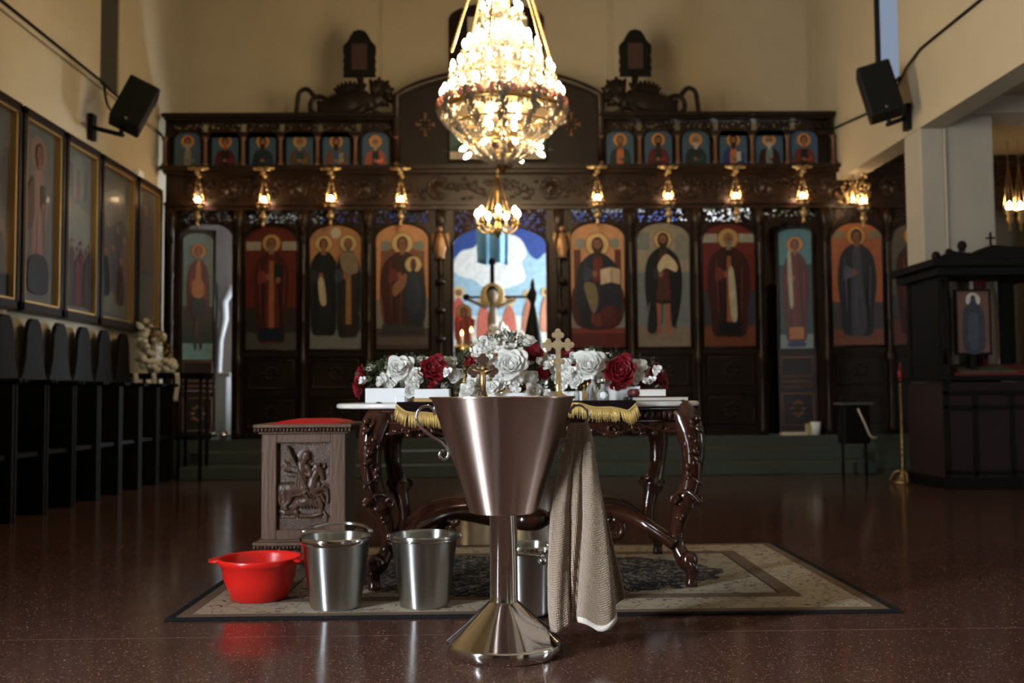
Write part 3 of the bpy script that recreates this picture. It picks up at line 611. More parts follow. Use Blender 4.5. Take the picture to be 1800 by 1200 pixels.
# ---------------------------------------------------------------- finials: carved beasts carrying arched icons
def beast(label, px, flip):
    o = W(px, 196, YI); s_ = flip; t = thing('carved_beast', label, 'wood carving', (o.x, YI + .02, zt), 0, 'carved beasts on top of the screen')
    u = lambda dx, dy: (s_ * dx / 151.0, 0, dy / 151.0 + .012)
    m = MB()
    body = [u(-62, 12), u(-40, 12), u(-15, 18), u(12, 26), u(30, 22), u(48, 32), u(58, 44), u(70, 42)]
    m.tube(cr_spline(body, 4), [.06, .08, .10, .1, .115, .12, .13, .135, .14, .14, .14, .13, .13, .13, .125, .12, .11, .1, .095, .09, .085, .08, .075, .075, .07, .06, .05, .04, .03][:29], 10, flat=.45)
    tail = [u(-30, 14), u(-55, 32), u(-72, 26), u(-74, 8), u(-60, 0), u(-50, 12), u(-62, 24)]
    m.tube(cr_spline(tail, 5), .03, 8, flat=.8)
    m.tube(cr_spline([u(-66, 30), u(-80, 46), u(-94, 40), u(-98, 20), u(-100, 0)], 5), .03, 8, flat=.8)
    for i in range(12): # comb along the back
        a = i / 11; p0 = u(-46 + 44 * a, 18 + 12 * a); p1 = u(-50 + 46 * a, 32 + 22 * a); m.tube([p0, p1], [.03, .006], 6, flat=.4)
    for i in range(8): # wing
        a = 2.6 - i * .26; m.tube([u(-6, 26), u(-4 + 34 * math.cos(a), 34 + 27 * math.sin(a))], [.085, .014], 6, flat=.35)
    for i in range(12): # mane
        a = -1.2 + i * .3; rr = 26 + 4 * (i % 2); m.tube([u(44, 34), u(46 + rr * math.cos(a), 38 + rr * math.sin(a))], [.095, .016], 6, flat=.45)
    m.tube([u(56, 36), u(70, 26), u(74, 20)], [.06, .045, .02], 8)
    m.tube([u(30, 20), u(10, 4), u(-20, 0)], [.06, .04, .03], 8); m.tube([u(40, 22), u(38, 8), u(52, 0)], [.05, .03, .025], 8)
    m.build('beast', WOOD2, t)
    MB().tube([u(14, 20), u(16, 45), u(13, 72)], [.035, .03, .045], 8).tube([u(14, 36), u(24, 56)], .018, 6).tube([u(16, 36), u(4, 56)], .018, 6).build('stem', WOOD2, t)
    z0_, cx_ = u(13, 68)[2], u(13, 0)[0]; poly = []
    w_, h_ = .195, .50
    pts = [(-w_, 0), (-w_ * .93, .04), (-w_, .09), (-w_ * .93, .14), (-w_, .19), (-w_ * .93, .24), (-w_, .30), (-w_ * .98, .37), (-w_ * .7, .43), (-w_ * .55, .49), (-w_ * .35, .545), (0, .565)]
    poly = [(cx_ + a, z0_ + b) for a, b in pts] + [(cx_ - a, z0_ + b) for a, b in pts[-2::-1]]
    MB().prism(poly, -.035, .035).build('icon_frame', BLACKW, t, bevel=.008)
    MB().bb(cx_ - .09, cx_ + .09, -.04, -.03, z0_ + .08, z0_ + .39).build('icon_panel', mat('reddish_panel', (.035, .014, .010), .5), t)
beast('dark carved winged beast carrying an arched icon, left of the gable, facing right', 619, 1)
beast('dark carved winged beast carrying an arched icon, right of the gable, facing left', 1131, -1)
# tall arched panel on the wall above the gable
o = W(873, 130, YB); t = thing('arched_wall_panel', 'dark arched wooden panel on the wall behind the chandelier, with a pale square', 'wall panel', (o.x, YB - .04, 4.6))
hw_ = 85 / (FPX / YB); zt2 = W(873, 8, YB).z - 4.6
MB().prism([(-hw_, 0), (hw_, 0)] + [(hw_ * math.sin(q), zt2 - .22 + .22 * math.cos(q)) for q in np.linspace(PI / 2, -PI / 2, 15)], -.03, .03).build('board', WOOD2, t, bevel=.01)
z0_, z1_ = W(873, 76, YB).z - 4.6, W(873, 34, YB).z - 4.6
MB().bb(-.37, .40, -.045, -.03, z0_, z1_).build('pale_panel', mat('pale_board', (.55, .50, .38), .6), t)
# ---------------------------------------------------------------- hanging oil lamps on the screen
def oil_lamp(px, pyb, label, sx=1, Y=YI - .2, pyt=300, first=[None]):
    top = W(px, pyt, Y); b = W(px, pyb, Y); t = thing('hanging_oil_lamp', label, 'oil lamp', (b.x, Y, b.z), 0, 'oil lamps hanging along the screen')
    H = top.z - b.z
    m = MB(); m.tube([(0, .2, H - .01), (0, .05, H + .005), (0, 0, H - .03)], [.02, .016, .012], 6)
    for s_ in (-1, 1): m.tube(cr_spline([(0, 0, H), (s_ * .04, -.01, H + .025), (s_ * .085, 0, H + .02), (s_ * .12, .01, H + .035)], 4), [.03] * 4 + [.026] * 4 + [.018] * 4 + [.006], 6, flat=.4)
    m.ball((0, -.02, H - .03), (.035, .03, .035), 8, 6); m.ball((.03 * sx, -.03, H - .07), .022, 8, 6)
    m.build('eagle_bracket', LGOLD, t)
    m = MB()
    for i in range(3):
        a = i * 2.094 + .4; m.tube([(0, 0, H - .05), (.085 * math.cos(a), .085 * math.sin(a), -.03)], .0045, 5)
        for q in range(5): f_ = .3 + q * .16; m.ball((.085 * f_ * math.cos(a), .085 * f_ * math.sin(a), lerp(H - .05, -.03, f_)), (.011, .011, .018), 6, 4)
    m.build('chain', LGOLD, t)
    MB().lathe([(.0, -.30), (.015, -.29), (.022, -.26), (.01, -.24), (.03, -.21), (.045, -.17), (.03, -.14), (.02, -.12), (.055, -.09), (.075, -.06), (.06, -.035), (.085, -.03), (.085, -.02), (.03, -.02)], 16).build('bowl', LGOLD, t)
    MB().lathe([(.03, -.03), (.042, -.015), (.044, .0), (.04, .01)], 12).build('glass_cup', mat('red_glass', (.5, .03, .02), .1, transm=.6), t)
    MB().ball((0, 0, .018), (.036, .036, .044), 12, 8).build('light', LAMPM, t)
    return t
for i, (px, pyb, lb) in enumerate(((347, 355, 'above the open left doorway'), (463, 355, 'above the book-holding bishop icon'), (581, 353, 'above the icon of two saints'), (704, 354, 'above the mother and child icon'),
        (1050, 351, 'above the enthroned figure with open book'), (1175, 349, 'above the bare-legged figure icon'), (1294, 348, 'above the bishop icon with long scroll'), (1412, 348, 'above the open right door'))):
    oil_lamp(px, pyb, 'gold hanging oil lamp with glowing light ' + lb, sx=(-1 if px > 900 else 1), pyt=300 if px < 900 else 297)
oil_lamp(1517, 357, 'brass oil lamp hanging under the aisle ceiling above the veiled saint icon', Y=YI - .35, pyt=300)
# hanging cluster of gilt leaves beside it, and the little lamps in the far aisle
o = W(1500, 345, YI - .3); t = thing('hanging_candelabrum', 'small gilt openwork candelabrum beside the aisle lamp, left of the pillar', 'chandelier', o)
m = MB()
for i in range(46):
    a = random.random() * 6.28; q = random.uniform(.05, .2); m.ball((q * math.cos(a), q * math.sin(a) * .6, random.uniform(-.14, .2) * (1 - q * 1.5)), (.018, .018, .022), 6, 4)
for i in range(8): a = i * .785; m.tube(cr_spline([(0, 0, .15), (.1 * math.cos(a), .06 * math.sin(a), .02), (.18 * math.cos(a), .11 * math.sin(a), -.02), (.2 * math.cos(a), .12 * math.sin(a), .05)], 4), .007, 5)
m.tube([(0, 0, .5), (0, 0, -.1)], .008, 6)
m.build('frame', LGOLD, t); MB().ball((-.02, -.03, -.04), (.02, .02, .03), 10, 6).build('light', LAMPM, t)
for i, px in enumerate((1774, 1793)):
    o = W(px, 364, 10.9); t = thing('hanging_oil_lamp', ('brass oil lamp in the far aisle right of the pillar, above the kiosk cross', 'brass oil lamp at the frame edge, beside another far aisle lamp')[i], 'oil lamp', o, 0, 'far aisle lamps')
    MB().lathe([(0, -.28), (.02, -.25), (.012, -.2), (.05, -.14), (.03, -.1), (.07, -.05), (.06, -.03)], 14).build('bowl', LGOLD, t)
    m = MB()
    for q in range(3): a = q * 2.09; m.tube([(.07 * math.cos(a), .07 * math.sin(a), -.03), (0, 0, .5)], .006, 5)
    m.tube([(0, 0, .5), (0, 0, 3.66 - o.z)], .006, 5); m.build('chain', LGOLD, t)
    MB().lathe([(.02, -.03), (.034, .0), (.02, .04), (0, .075)], 12).build('light', LAMPM, t)
# ---------------------------------------------------------------- chandeliers
CGOLD = mat('pale_gilt_bronze', (.66, .53, .36), .35, .8)
def chandelier():
    Y = 8.0; S = FPX / Y; o = W(887, 694, Y); cx = o.x
    Z = lambda py: W(887, py, Y).z - CAM_H
    t = thing('chandelier', 'large tiered crystal chandelier with many glowing candle bulbs', 'chandelier', (cx, Y, CAM_H))
    bulb0 = MB().lathe([(.010, 0), (.016, .012), (.020, .028), (.018, .048), (.009, .066), (0, .074)], 10)
    bmesh = bulb0.build('candle_bulb', BULBM, t); bcount = [0]
    def bulb(p, rot=None, par=None):
        if bcount[0] == 0: b = bmesh
        else: b = bmesh.copy(); COL.objects.link(b)
        b.parent = par or t; b.rotation_euler = (0, 0, 0)
        bcount[0] += 1; b.location = p
        if rot: b.rotation_euler = rot
    arm0 = MB().tube(cr_spline([(0, 0, -.10), (.04, 0, -.135), (.085, 0, -.11), (.11, 0, -.06), (.11, 0, -.03)], 4), .008, 6).lathe([(.010, -.05), (.030, -.03), (.036, -.022), (.012, -.018), (.012, 0)], 10, (.11, 0, 0)).ball((.11, 0, -.08), (.013, .013, .024), 6, 5)
    for q in range(5): arm0.ball((.11 + .03 * math.cos(q * 1.256), .03 * math.sin(q * 1.256), -.05), (.008, .008, .016), 5, 4)
    amesh = arm0.build('arm', CGOLD, t); ac = [0]
    def arm(r, z, a):
        if ac[0] == 0: b = amesh
        else: b = amesh.copy(); COL.objects.link(b); b.parent = t
        ac[0] += 1; b.location = ((r - .11) * math.cos(a), (r - .11) * math.sin(a), z); b.rotation_euler = (0, 0, a)
        bulb((.11, 0, 0), par=b)
    tiers = [(.49, Z(172), 24), (.41, Z(128), 18), (.305, Z(86), 14), (.22, Z(68), 10), (.155, Z(18), 8), (.09, Z(-40), 6)]
    for i, (r, z, n) in enumerate(tiers):
        for q in range(n): arm(r, z, (q + .5 * (i % 2)) * 2 * PI / n + .1)
        m = MB().lathe([(r - .10, z - .11), (r - .09, z - .10), (r - .09, z - .07), (r - .10, z - .06)], 40); m.build('ring', CGOLD, t)
    def drops(name, n, fn, sz=(.012, .024), m=CRYST):
        mb = MB()
        for i in range(n):
            x, y, z = fn(i); s0 = random.uniform(*sz); h_ = s0 * random.uniform(1.2, 2.2); a0 = random.random()
            vs = [(x, y, z + h_), (x, y, z - h_)] + [(x + s0 * math.cos(a0 + q * PI / 2), y + s0 * math.sin(a0 + q * PI / 2), z) for q in range(4)]
            mb.add(vs, [(0, 2 + q, 2 + (q + 1) % 4) for q in range(4)] + [(1, 2 + (q + 1) % 4, 2 + q) for q in range(4)])
        ob = mb.build(name, m, t); ob['kind'] = 'stuff'; return ob
    def skirt(r0, z0_, r1, z1_, n, k_=24):
        # strings of drops swagged between two rings
        def fn(i):
            f_ = (i % 10) / 9; a = 2 * PI * ((i // 10) % (n // 10)) / (n // 10)
            rr = lerp(r0, r1, f_) - .10 * math.sin(PI * f_) * (r1 - r0 if r1 > r0 else 1); return (rr * math.cos(a), rr * math.sin(a), lerp(z0_, z1_, f_) - .02 * math.sin(PI * f_))
        drops('crystal_string', n, fn)
    T = tiers
    for i in range(5):
        a, b = T[i + 1], T[i]
        skirt(a[0] - .07, a[1] - .10, b[0] - .09, b[1] - .04, int(1700 * b[0] / .5) // 10 * 10)
        drops('crystal_fringe', int(1100 * b[0]), lambda q, b=b: ((b[0] - .05 + random.uniform(-.03, .09)) * math.cos(q * 2.39), (b[0] - .05 + random.uniform(-.03, .09)) * math.sin(q * 2.39), b[1] - random.uniform(.06, .17)), (.009, .016))
    # broad gilt band with red stones, then the basket of crystal ribbons
    rb, zb = .515, Z(193)
    MB().open_lathe([(rb - .015, zb + .005), (rb, zb + .002), (rb + .008, zb - .02), (rb, zb - .04), (rb - .02, zb - .045), (rb - .03, zb - .02), (rb - .015, zb + .005)], 48).build('band', GOLD, t)
    rs = mat('red_stone', (.70, .26, .18), .25)
    ms = MB()
    for q in range(36): a = q * PI / 18; ms.ball(((rb + .0) * math.cos(a), (rb + .0) * math.sin(a), zb + .035), (.026, .026, .040), 6, 5)
    ob = ms.build('red_stones', rs, t); ob['kind'] = 'stuff'
    prof = [(113, 178), (116, 195), (108, 212), (94, 224), (80, 238), (62, 256), (44, 272), (24, 284), (14, 290)]
    pr = [(a / S, Z(b)) for a, b in prof]
    rs_ = [p[0] for p in pr]; zs_ = [p[1] for p in pr]; L = np.linspace(0, 1, len(pr))
    nr = 12
    for g in range(nr):
        mb = MB()
        for i in range(130):
            f_ = (i / 130); w_ = .045 * (1 - f_ * .6); a = 2 * PI * g / nr; q = random.uniform(-w_, w_)
            r, z = interp(f_, L, rs_), interp(f_, L, zs_); x, y = r * math.cos(a) - q * math.sin(a), r * math.sin(a) + q * math.cos(a); s0 = random.uniform(.011, .017); a0 = random.random() * 2; h_ = s0 * 1.5
            vs = [(x, y, z + h_), (x, y, z - h_)] + [(x + s0 * math.cos(a0 + k_ * PI / 2), y + s0 * math.sin(a0 + k_ * PI / 2), z) for k_ in range(4)]
            mb.add(vs, [(0, 2 + k_, 2 + (k_ + 1) % 4) for k_ in range(4)] + [(1, 2 + (k_ + 1) % 4, 2 + k_) for k_ in range(4)])
        mb.tube([(interp(f_, L, rs_) * math.cos(a) * .985, interp(f_, L, rs_) * math.sin(a) * .985, interp(f_, L, zs_)) for f_ in np.linspace(0, 1, 16)], .008, 5)
        ob = mb.build('crystal_ribbon', CRYST, t); ob['kind'] = 'stuff'
    for i, r_ in enumerate((rs_[3], rs_[5])): MB().open_lathe([(r_ - .008, zs_[(3, 5)[i]] - .01), (r_ + .004, zs_[(3, 5)[i]]), (r_ - .008, zs_[(3, 5)[i]] + .01)], 40).build('ring', GOLD, t)
    # bulbs under the basket, tipped outward, and the inner cluster
    for q in range(8):
        a = q * PI / 4 + .3; r = .30; p = (r * math.cos(a), r * math.sin(a), Z(262))
        MB().tube([(r * .55 * math.cos(a), r * .55 * math.sin(a), Z(256)), (r * .93 * math.cos(a), r * .93 * math.sin(a), Z(260))], .01, 6).build('lower_arm', GOLD, t)
        bulb(p, (0, 2.1, a))
    for q in range(8):
        a = q * PI / 4 + .15; r = .16 if q % 2 else .10; bulb((r * math.cos(a), r * math.sin(a), Z(214 if q % 2 else 228)))
    m = MB().lathe([(0, Z(305)), (.02, Z(302)), (.035, Z(297)), (.05, Z(292)), (.07, Z(287)), (.03, Z(284)), (.025, Z(240)), (.07, Z(235)), (.03, Z(225)), (.03, Z(120)), (.06, Z(110)), (.03, Z(100)), (.025, Z(0)), (.05, Z(-10)), (.02, Z(-30)), (.015, 5.1 - .87)], 16); m.build('stem', GOLD, t)
    # four heavy crystal chains up to the canopy
    for q in range(6):
        a = q * PI / 3 + .28; m = MB(); p0 = Vector((.42 * math.cos(a), .42 * math.sin(a), Z(96))); p1 = Vector((0, 0, 5.0 - CAM_H))
        for i in range(44): m.ball(p0.lerp(p1, i / 43), (.014, .014, .024), 6, 4)
        m.build('chain', mat('amber_beads', (.42, .25, .10), .25, .4), t)
    MB().lathe([(.06, 0), (.09, .03), (.03, .08), (.012, .12), (.012, ZC - 5.0)], 12, (0, 0, 5.0 - CAM_H)).build('canopy', GOLD, t)
chandelier()
def small_chandelier():
    Y = 11.15; o = W(875, 378, Y); t = thing('chandelier', 'small brass chandelier with seven bulbs in front of the blue doorway', 'chandelier', o)
    b0 = None
    for q in range(7):
        a = q * 2 * PI / 7 + .25; r = .235; m = MB()
        m.tube(cr_spline([(0, 0, -.12), (.1 * math.cos(a), .1 * math.sin(a), -.2), (.2 * math.cos(a), .2 * math.sin(a), -.17), (r * math.cos(a), r * math.sin(a), -.1)], 4), .011, 6)
        m.lathe([(.012, -.12), (.036, -.095), (.036, -.085), (.014, -.08)], 10, (r * math.cos(a), r * math.sin(a), 0)); m.build('arm', GOLD, t)
        MB().lathe([(.014, -.085), (.014, -.012)], 8, (r * math.cos(a), r * math.sin(a), 0)).build('candle_sleeve', mat('ivory', (.75, .66, .48), .5), t)
        MB().lathe([(.014, -.012), (.028, .008), (.03, .025), (.022, .05), (.006, .075), (0, .078)], 10, (r * math.cos(a), r * math.sin(a), 0)).build('candle_bulb', emat('small_bulb_glow', (1, .76, .46), 75), t)
    MB().lathe([(0, -.27), (.02, -.25), (.045, -.2), (.06, -.15), (.03, -.11), (.02, -.05), (.05, 0), (.02, .06), (.016, .2), (.035, .26), (.012, .3), (.01, .42)], 14).build('stem', GOLD, t)
    m = MB()
    for q in range(9): m.ball((0, 0, .43 + q * .012), .012, 6, 4)
    m.tube([(0, 0, .5), (0, .2, .54), (0, .5, .54)], .012, 6); 
    for q in range(4): a = q * PI / 2 + .5; m.tube([(.2 * math.cos(a), .2 * math.sin(a), -.12), (0, 0, .5)], .005, 5)
    m.build('chain', GOLD, t)
small_chandelier()
# ---------------------------------------------------------------- sanctuary seen through the doorway
YM = 15.55
def mural():
    a, b = W(700, 640, YM), W(1060, 300, YM); w, h = 5.6, 4.15 - ZP; t = Pic(w, h)
    zz = lambda py: (W(878, py, YM).z - ZP) / h
    xx = lambda px: (W(px, 500, YM).x - a.x - (b.x - a.x) / 2) / (w / 2)
    t.rect(-1, 1, 0, 1, (8, 66, 160)); pp = lambda L_: [(xx(x), zz(y)) for x, y in L_]
    t.sm(pp([(640, 640), (640, 450), (740, 462), (770, 450), (795, 456), (812, 440), (835, 434), (860, 414), (900, 416), (920, 428), (932, 448), (946, 456), (962, 444), (1000, 450), (1100, 450), (1100, 640)]), (150, 196, 222))
    t.sm(pp([(798, 475), (803, 450), (816, 440), (834, 434), (848, 416), (880, 410), (905, 414), (920, 426), (926, 448), (918, 462), (924, 490), (905, 502), (880, 508), (850, 504), (834, 492), (812, 486)]), (236, 238, 236))
    t.rect(-1, 1, 0, zz(555), (226, 224, 214))
    for px, py, c, r in ((806, 540, (196, 60, 46), .04), (850, 555, (210, 92, 60), .035), (895, 555, (206, 96, 66), .035), (930, 545, (190, 110, 80), .035), (960, 540, (206, 130, 90), .03), (770, 545, (60, 130, 90), .04)):
        t.circ(xx(px), zz(py - 26), r * .9, (226, 190, 110)); t.sm([(xx(px) - r, zz(py + 40)), (xx(px) - r * .9, zz(py)), (xx(px), zz(py - 18)), (xx(px) + r * .9, zz(py)), (xx(px) + r, zz(py + 40))], c); t.circ(xx(px), zz(py - 26), r * .5, (140, 90, 60))
    o = t.build('wall_mural', k=1.0); o.location = ((a.x + b.x) / 2, YM, ZP); tag(o, 'bright wall painting of blue sky, white cloud and small haloed figures behind the doorway', 'mural')
mural()
struct('wall_sanctuary_end', MB().bb(X0, X1, YM + .001, YM + .2, 0, 4.3), WHITE)
# blue drape
Y = 14.0; a = W(838, 464, Y); b = W(893, 398, Y); w, h = b.x - a.x, b.z - a.z
o = MB().grid(lambda u, v: (lerp(a.x, b.x, u) + (v - .5) * -.03 * (u - .5), Y + .03 * math.sin(u * 15), lerp(b.z + .25 * 1, a.z, v) + (.02 * math.cos(u * 9) if v > .9 else 0)), 40, 8).build('blue_drape', mat('sky_blue_cloth', (.16, .44, .74), .7, col2=(.30, .60, .86), nscale=3), solid=.006)
MB().tube([(a.x - .05, Y, b.z + .24), (b.x + .05, Y, b.z + .24)], .012, 6).tube([((a.x + b.x) / 2, Y, b.z + .24), ((a.x + b.x) / 2, Y, 4.2)], .008, 6).build('hanging_rod', BRASS, o)
tag(o, 'sky blue cloth drape hanging above the crucifix in the doorway', 'drape'); 
# altar with crucifix, side panel figure, candles
Ya = 13.6
P = lambda px, py, Y=Ya: W(px, py, Y)
t = thing('altar_table', 'altar table under white cloth behind the doorway flowers', 'altar', (P(878, 600).x, Ya, ZP)); zt_ = P(878, 622).z - ZP
MB().bb(-.62, .62, -.35, .35, 0, zt_).build('cloth', mat('altar_white', (.72, .72, .70), .8, noise=.1), t, bevel=.02)
MB().bb(-.64, .64, -.37, .37, zt_ - .05, zt_ + .012).build('cloth_border', GOLD, t)
zA = ZP + zt_ + .012
t = thing('crucifix', 'tall dark crucifix with round haloed head, rising behind the flowers', 'crucifix', (P(866, 600).x, Ya + .15, zA)); zc = lambda py: P(866, py, Ya + .15).z - zA
m = MB().bb(-.03, .03, -.015, .015, 0, zc(462)).bb(-.36, .52, -.015, .015, zc(524), zc(520)).ball((0, 0, zc(460)), (.055, .02, .055), 10, 6)
for x in (-.36, .52): m.ball((x, 0, zc(522)), (.05, .02, .05), 8, 6)
m.lathe([(.14, 0), (.12, .02), (.03, .05), (.03, .12)], 16); m.build('cross', BLACKW, t)
MB().ball((0, -.03, zc(519)), (.17, .012, .17), 20, 8).build('halo', mat('halo_gold', (.7, .5, .22), .4, .3), t)
m = MB().ball((0, -.055, zc(520)), (.075, .05, .10), 12, 8); m.tube([(0, -.05, zc(532)), (0, -.05, zc(560)), (0, -.05, zc(590)), (0, -.05, zc(618))], [.035, .075, .06, .035], 10, flat=.5)
for s_ in (-1, 1): m.tube(cr_spline([(s_ * .06, -.05, zc(541)), (s_ * .2, -.05, zc(534)), (s_ * .34, -.04, zc(526))], 4), [.028] * 4 + [.022] * 4 + [.015], 8)
m.build('figure', mat('pale_figure', (.25, .19, .14), .5), t); MB().ball((0, -.04, zc(515)), (.085, .05, .10), 10, 6).build('hair', BLACKW, t)
t = thing('processional_fan', 'dark tall pointed standard on pole at the right of the doorway', 'standard', (P(937, 600, 12.6).x, 12.6, ZP)); zc = lambda py: P(937, py, 12.6).z - ZP
MB().lathe([(.18, 0), (.16, .03), (.04, .08), (.04, .4), (.11, .6), (.12, zc(600)), (.09, zc(575)), (.045, zc(545)), (.03, zc(535)), (.05, zc(525)), (.06, zc(515)), (.025, zc(505)), (.03, zc(500)), (0, zc(487))], 12, sy=.5).build('body', BLACKW, t)
# left figure icon and three candles
def icL(p): p.rect(-1, 1, 0, 1, (190, 160, 110)); p.rect(-1, 1, .0, .3, (150, 110, 60)); saint(p, (170, 40, 26), (150, 50, 34), hy=.74, hr=.28, halo=(214, 166, 84), bot=.1, wide=1.5)
a = P(795, 605, 12.9); b = P(836, 528, 12.9); p = Pic(b.x - a.x, b.z - a.z)
t = thing('standing_icon', 'cut-out icon of a figure in bright red, at the doorway edge behind three candles', 'icon', ((a.x + b.x) / 2, 12.9, ZP))
k_ = p; saint(p, (176, 36, 24), (150, 46, 30), hy=.74, hr=.3, halo=(214, 166, 84), bot=.1, wide=1.6); q = p.build('painting', t, loc=(0, 0, a.z - ZP)); MB().bb(-.1, .1, .002, .03, 0, a.z - ZP + .45).build('stand', OAK, t)
t = thing('candle_rack', 'brass three-branch candle holder with small red-orange flames left of the altar', 'candle holder', (P(812, 620, 12.5).x, 12.5, ZP)); zb = P(812, 605, 12.5).z - ZP
m = MB().lathe([(.16, 0), (.14, .03), (.03, .06), (.03, zb - .2), (.1, zb - .12), (.14, zb - .05), (.05, zb)], 14, sx=1.1)
for i in (-1, 0, 1): m.tube([(0, 0, zb - .14), (i * .11, 0, zb - .1), (i * .12, 0, zb + .0 + i * .03)], .016, 6)
m.build('stand', BRASS, t)
for i in (-1, 0, 1):
    MB().lathe([(.017, zb + i * .03), (.017, zb + .11 + i * .04)], 8, (i * .12, 0, 0)).build('candle', mat('wax', (.75, .6, .45), .5), t)
    MB().lathe([(.008, 0), (.02, .02), (.015, .045), (0, .075)], 8, (i * .12, 0, zb + .11 + i * .04)).build('flame', FLAME, t)
for i, (px, py, r) in enumerate(((878, 585, .13), (905, 600, .15), (850, 612, .12), (925, 615, .11))):
    c = P(px, py, 12.9 + .1 * i); t = thing('white_bouquet', 'white flower bouquet in front of the altar, ' + ('below the crucifix figure', 'beside the dark standard', 'below the red figure icon side', 'lowest by the doorway post')[i], 'flowers', (c.x, c.y, ZP), 0, 'bouquets in the doorway')
    m = MB()
    for q in range(40): d = Vector((random.gauss(0, 1), random.gauss(0, 1), random.gauss(0, 1))).normalized() * r * random.uniform(.6, 1); m.ball((d.x, d.y, c.z - ZP + d.z), (.035, .035, .03), 6, 4)
    m.build('blossoms', mat('white_petals', (.82, .83, .80), .7), t); MB().lathe([(.08, 0), (.05, .05), (.03, .1), (.03, max(.2, c.z - ZP - r * 1.0)), (.09, c.z - ZP - .02)], 12).build('stand', BRASS, t)
# through the left doorway: white cloth table, arched frame
P2 = lambda px, py, Y=13.2: W(px, py, Y)
t = thing('side_table', 'side table under a long white cloth seen through the left doorway', 'table', (P2(392, 700).x, 13.2, ZP)); zt_ = P2(390, 657).z - ZP
MB().bb(-.22, .1, -.2, .25, 0, zt_).build('cloth', WHITE, t, bevel=.015); MB().bb(-.25, .14, -.22, .27, zt_ - .04, zt_ + .01).build('border', mat('lace', (.66, .64, .6), .8), t)
t = thing('arched_frame', 'white curved frame in the bright room behind the left doorway', 'frame', (P2(400, 500, 14.2).x, 14.2, ZP))
MB().tube([(.12, 0, 2.05), (.02, 0, 2.0), (-.06, 0, 1.85), (-.04, 0, 1.6), (-.1, 0, 1.3), (-.12, 0, .8), (-.12, 0, 0)], [.07, .08, .07, .06, .045, .04, .04], 8).build('frame', WHITE, t)
# right doorway curtain
a, b = P2(1338, 500, 12.0), P2(1385, 380, 12.0)
o = MB().grid(lambda u, v: (lerp(a.x, b.x + .25, u), 12.0 + .03 * math.sin(u * 22 + v * 2), lerp(a.z, b.z, v)), 30, 10).build('curtain', mat('dusty_pink_cloth', (.20, .115, .085), .8, col2=(.14, .08, .06), nscale=4), solid=.01); tag(o, 'dusty pink brown curtain across the upper part of the right doorway', 'curtain')
o = MB().bb(a.x - .1, b.x + .3, 12.06, 12.1, ZP, a.z + .04).build('low_partition', WOOD2); tag(o, 'dark wooden partition under the curtain in the right doorway', 'partition')
# things standing on the top step
t = thing('silver_dish', 'small shiny silver dish on the top step by the left doorway', 'dish', W(372, 768, 11.48).to_tuple()); t.location.z = ZP
MB().lathe([(.05, 0), (.02, .02), (.06, .06), (.075, .09), (.07, .09), (.055, .06), (.0, .03)], 14).build('dish', STEEL2, t)
o = MB().lathe([(.04, 0), (.05, .1), (.045, .1), (.035, .01), (0, .01)], 14).build('glass_tumbler', STEEL2); o.location = W(392, 766, 11.5); o.location.z = ZP; tag(o, 'shiny tumbler beside the silver dish on the top step', 'tumbler')
x = W(1434, 768, 11.46); o = MB().lathe([(.048, 0), (.062, .15), (.056, .15), (.042, .01), (0, .01)], 18).build('white_cup', WHITE); o.location = (x.x, 11.46, ZP); tag(o, 'white cup on the top step below the tilted door', 'cup')
x = W(1405, 768, 11.44); o = MB().bb(-.2, .09, -.06, .06, 0, .035).build('folded_paper', PAPER, bevel=.005); o.location = (x.x, 11.46, ZP); tag(o, 'flat pale parcel on the top step left of the cups', 'parcel')
x = W(1420, 768, 11.46); o = MB().bb(-.03, .03, -.03, .03, 0, .13).build('yellow_carton', mat('pale_yellow', (.42, .38, .2), .6), bevel=.004); o.location = (x.x + .015, 11.475, ZP); tag(o, 'small pale yellow carton beside the white cup', 'carton')
# ---------------------------------------------------------------- framed paintings on the left wall
def wall_pic(label, xa, xb, fn):
    Xf = X0 + .10; ya, yb = Xf / RX(xa), Xf / RX(xb); z0_, z1_ = 1.585, 3.265; w = yb - ya
    t = thing('framed_painting', label, 'painting', (X0 + .04, (ya + yb) / 2, z0_), PI / 2, 'large framed paintings along the left wall')
    h = z1_ - z0_; p = Pic(w - .16, h - .2); fn(p); p.build('painting', t, loc=(0, -.022, .1), k=.42)
    MB().bb(-w / 2, w / 2, -.02, .035, 0, h).build('board', WOOD2, t)
    m = MB()
    for x0_, x1_, a, b in ((-w / 2, -w / 2 + .055, 0, h), (w / 2 - .055, w / 2, 0, h), (-w / 2, w / 2, 0, .075), (-w / 2, w / 2, h - .075, h)): m.bb(x0_, x1_, -.09, -.02, a, b)
    m.build('frame', WOOD2, t, bevel=.008)
    m = MB()
    for x0_, x1_, a, b in ((-w / 2 + .055, -w / 2 + .08, .075, h - .075), (w / 2 - .08, w / 2 - .055, .075, h - .075), (-w / 2 + .055, w / 2 - .055, .075, .09), (-w / 2 + .055, w / 2 - .055, h - .09, h - .075)): m.bb(x0_, x1_, -.078, -.02, a, b)
    m.build('gilt_slip', GILT, t)
    MB().bb(-w / 2 + .08, w / 2 - .08, -.030, -.0285, .09, h - .09).build('varnish_glass', mat('picture_glass', (1, 1, 1), .08, alpha=.04, spec=.8), t)
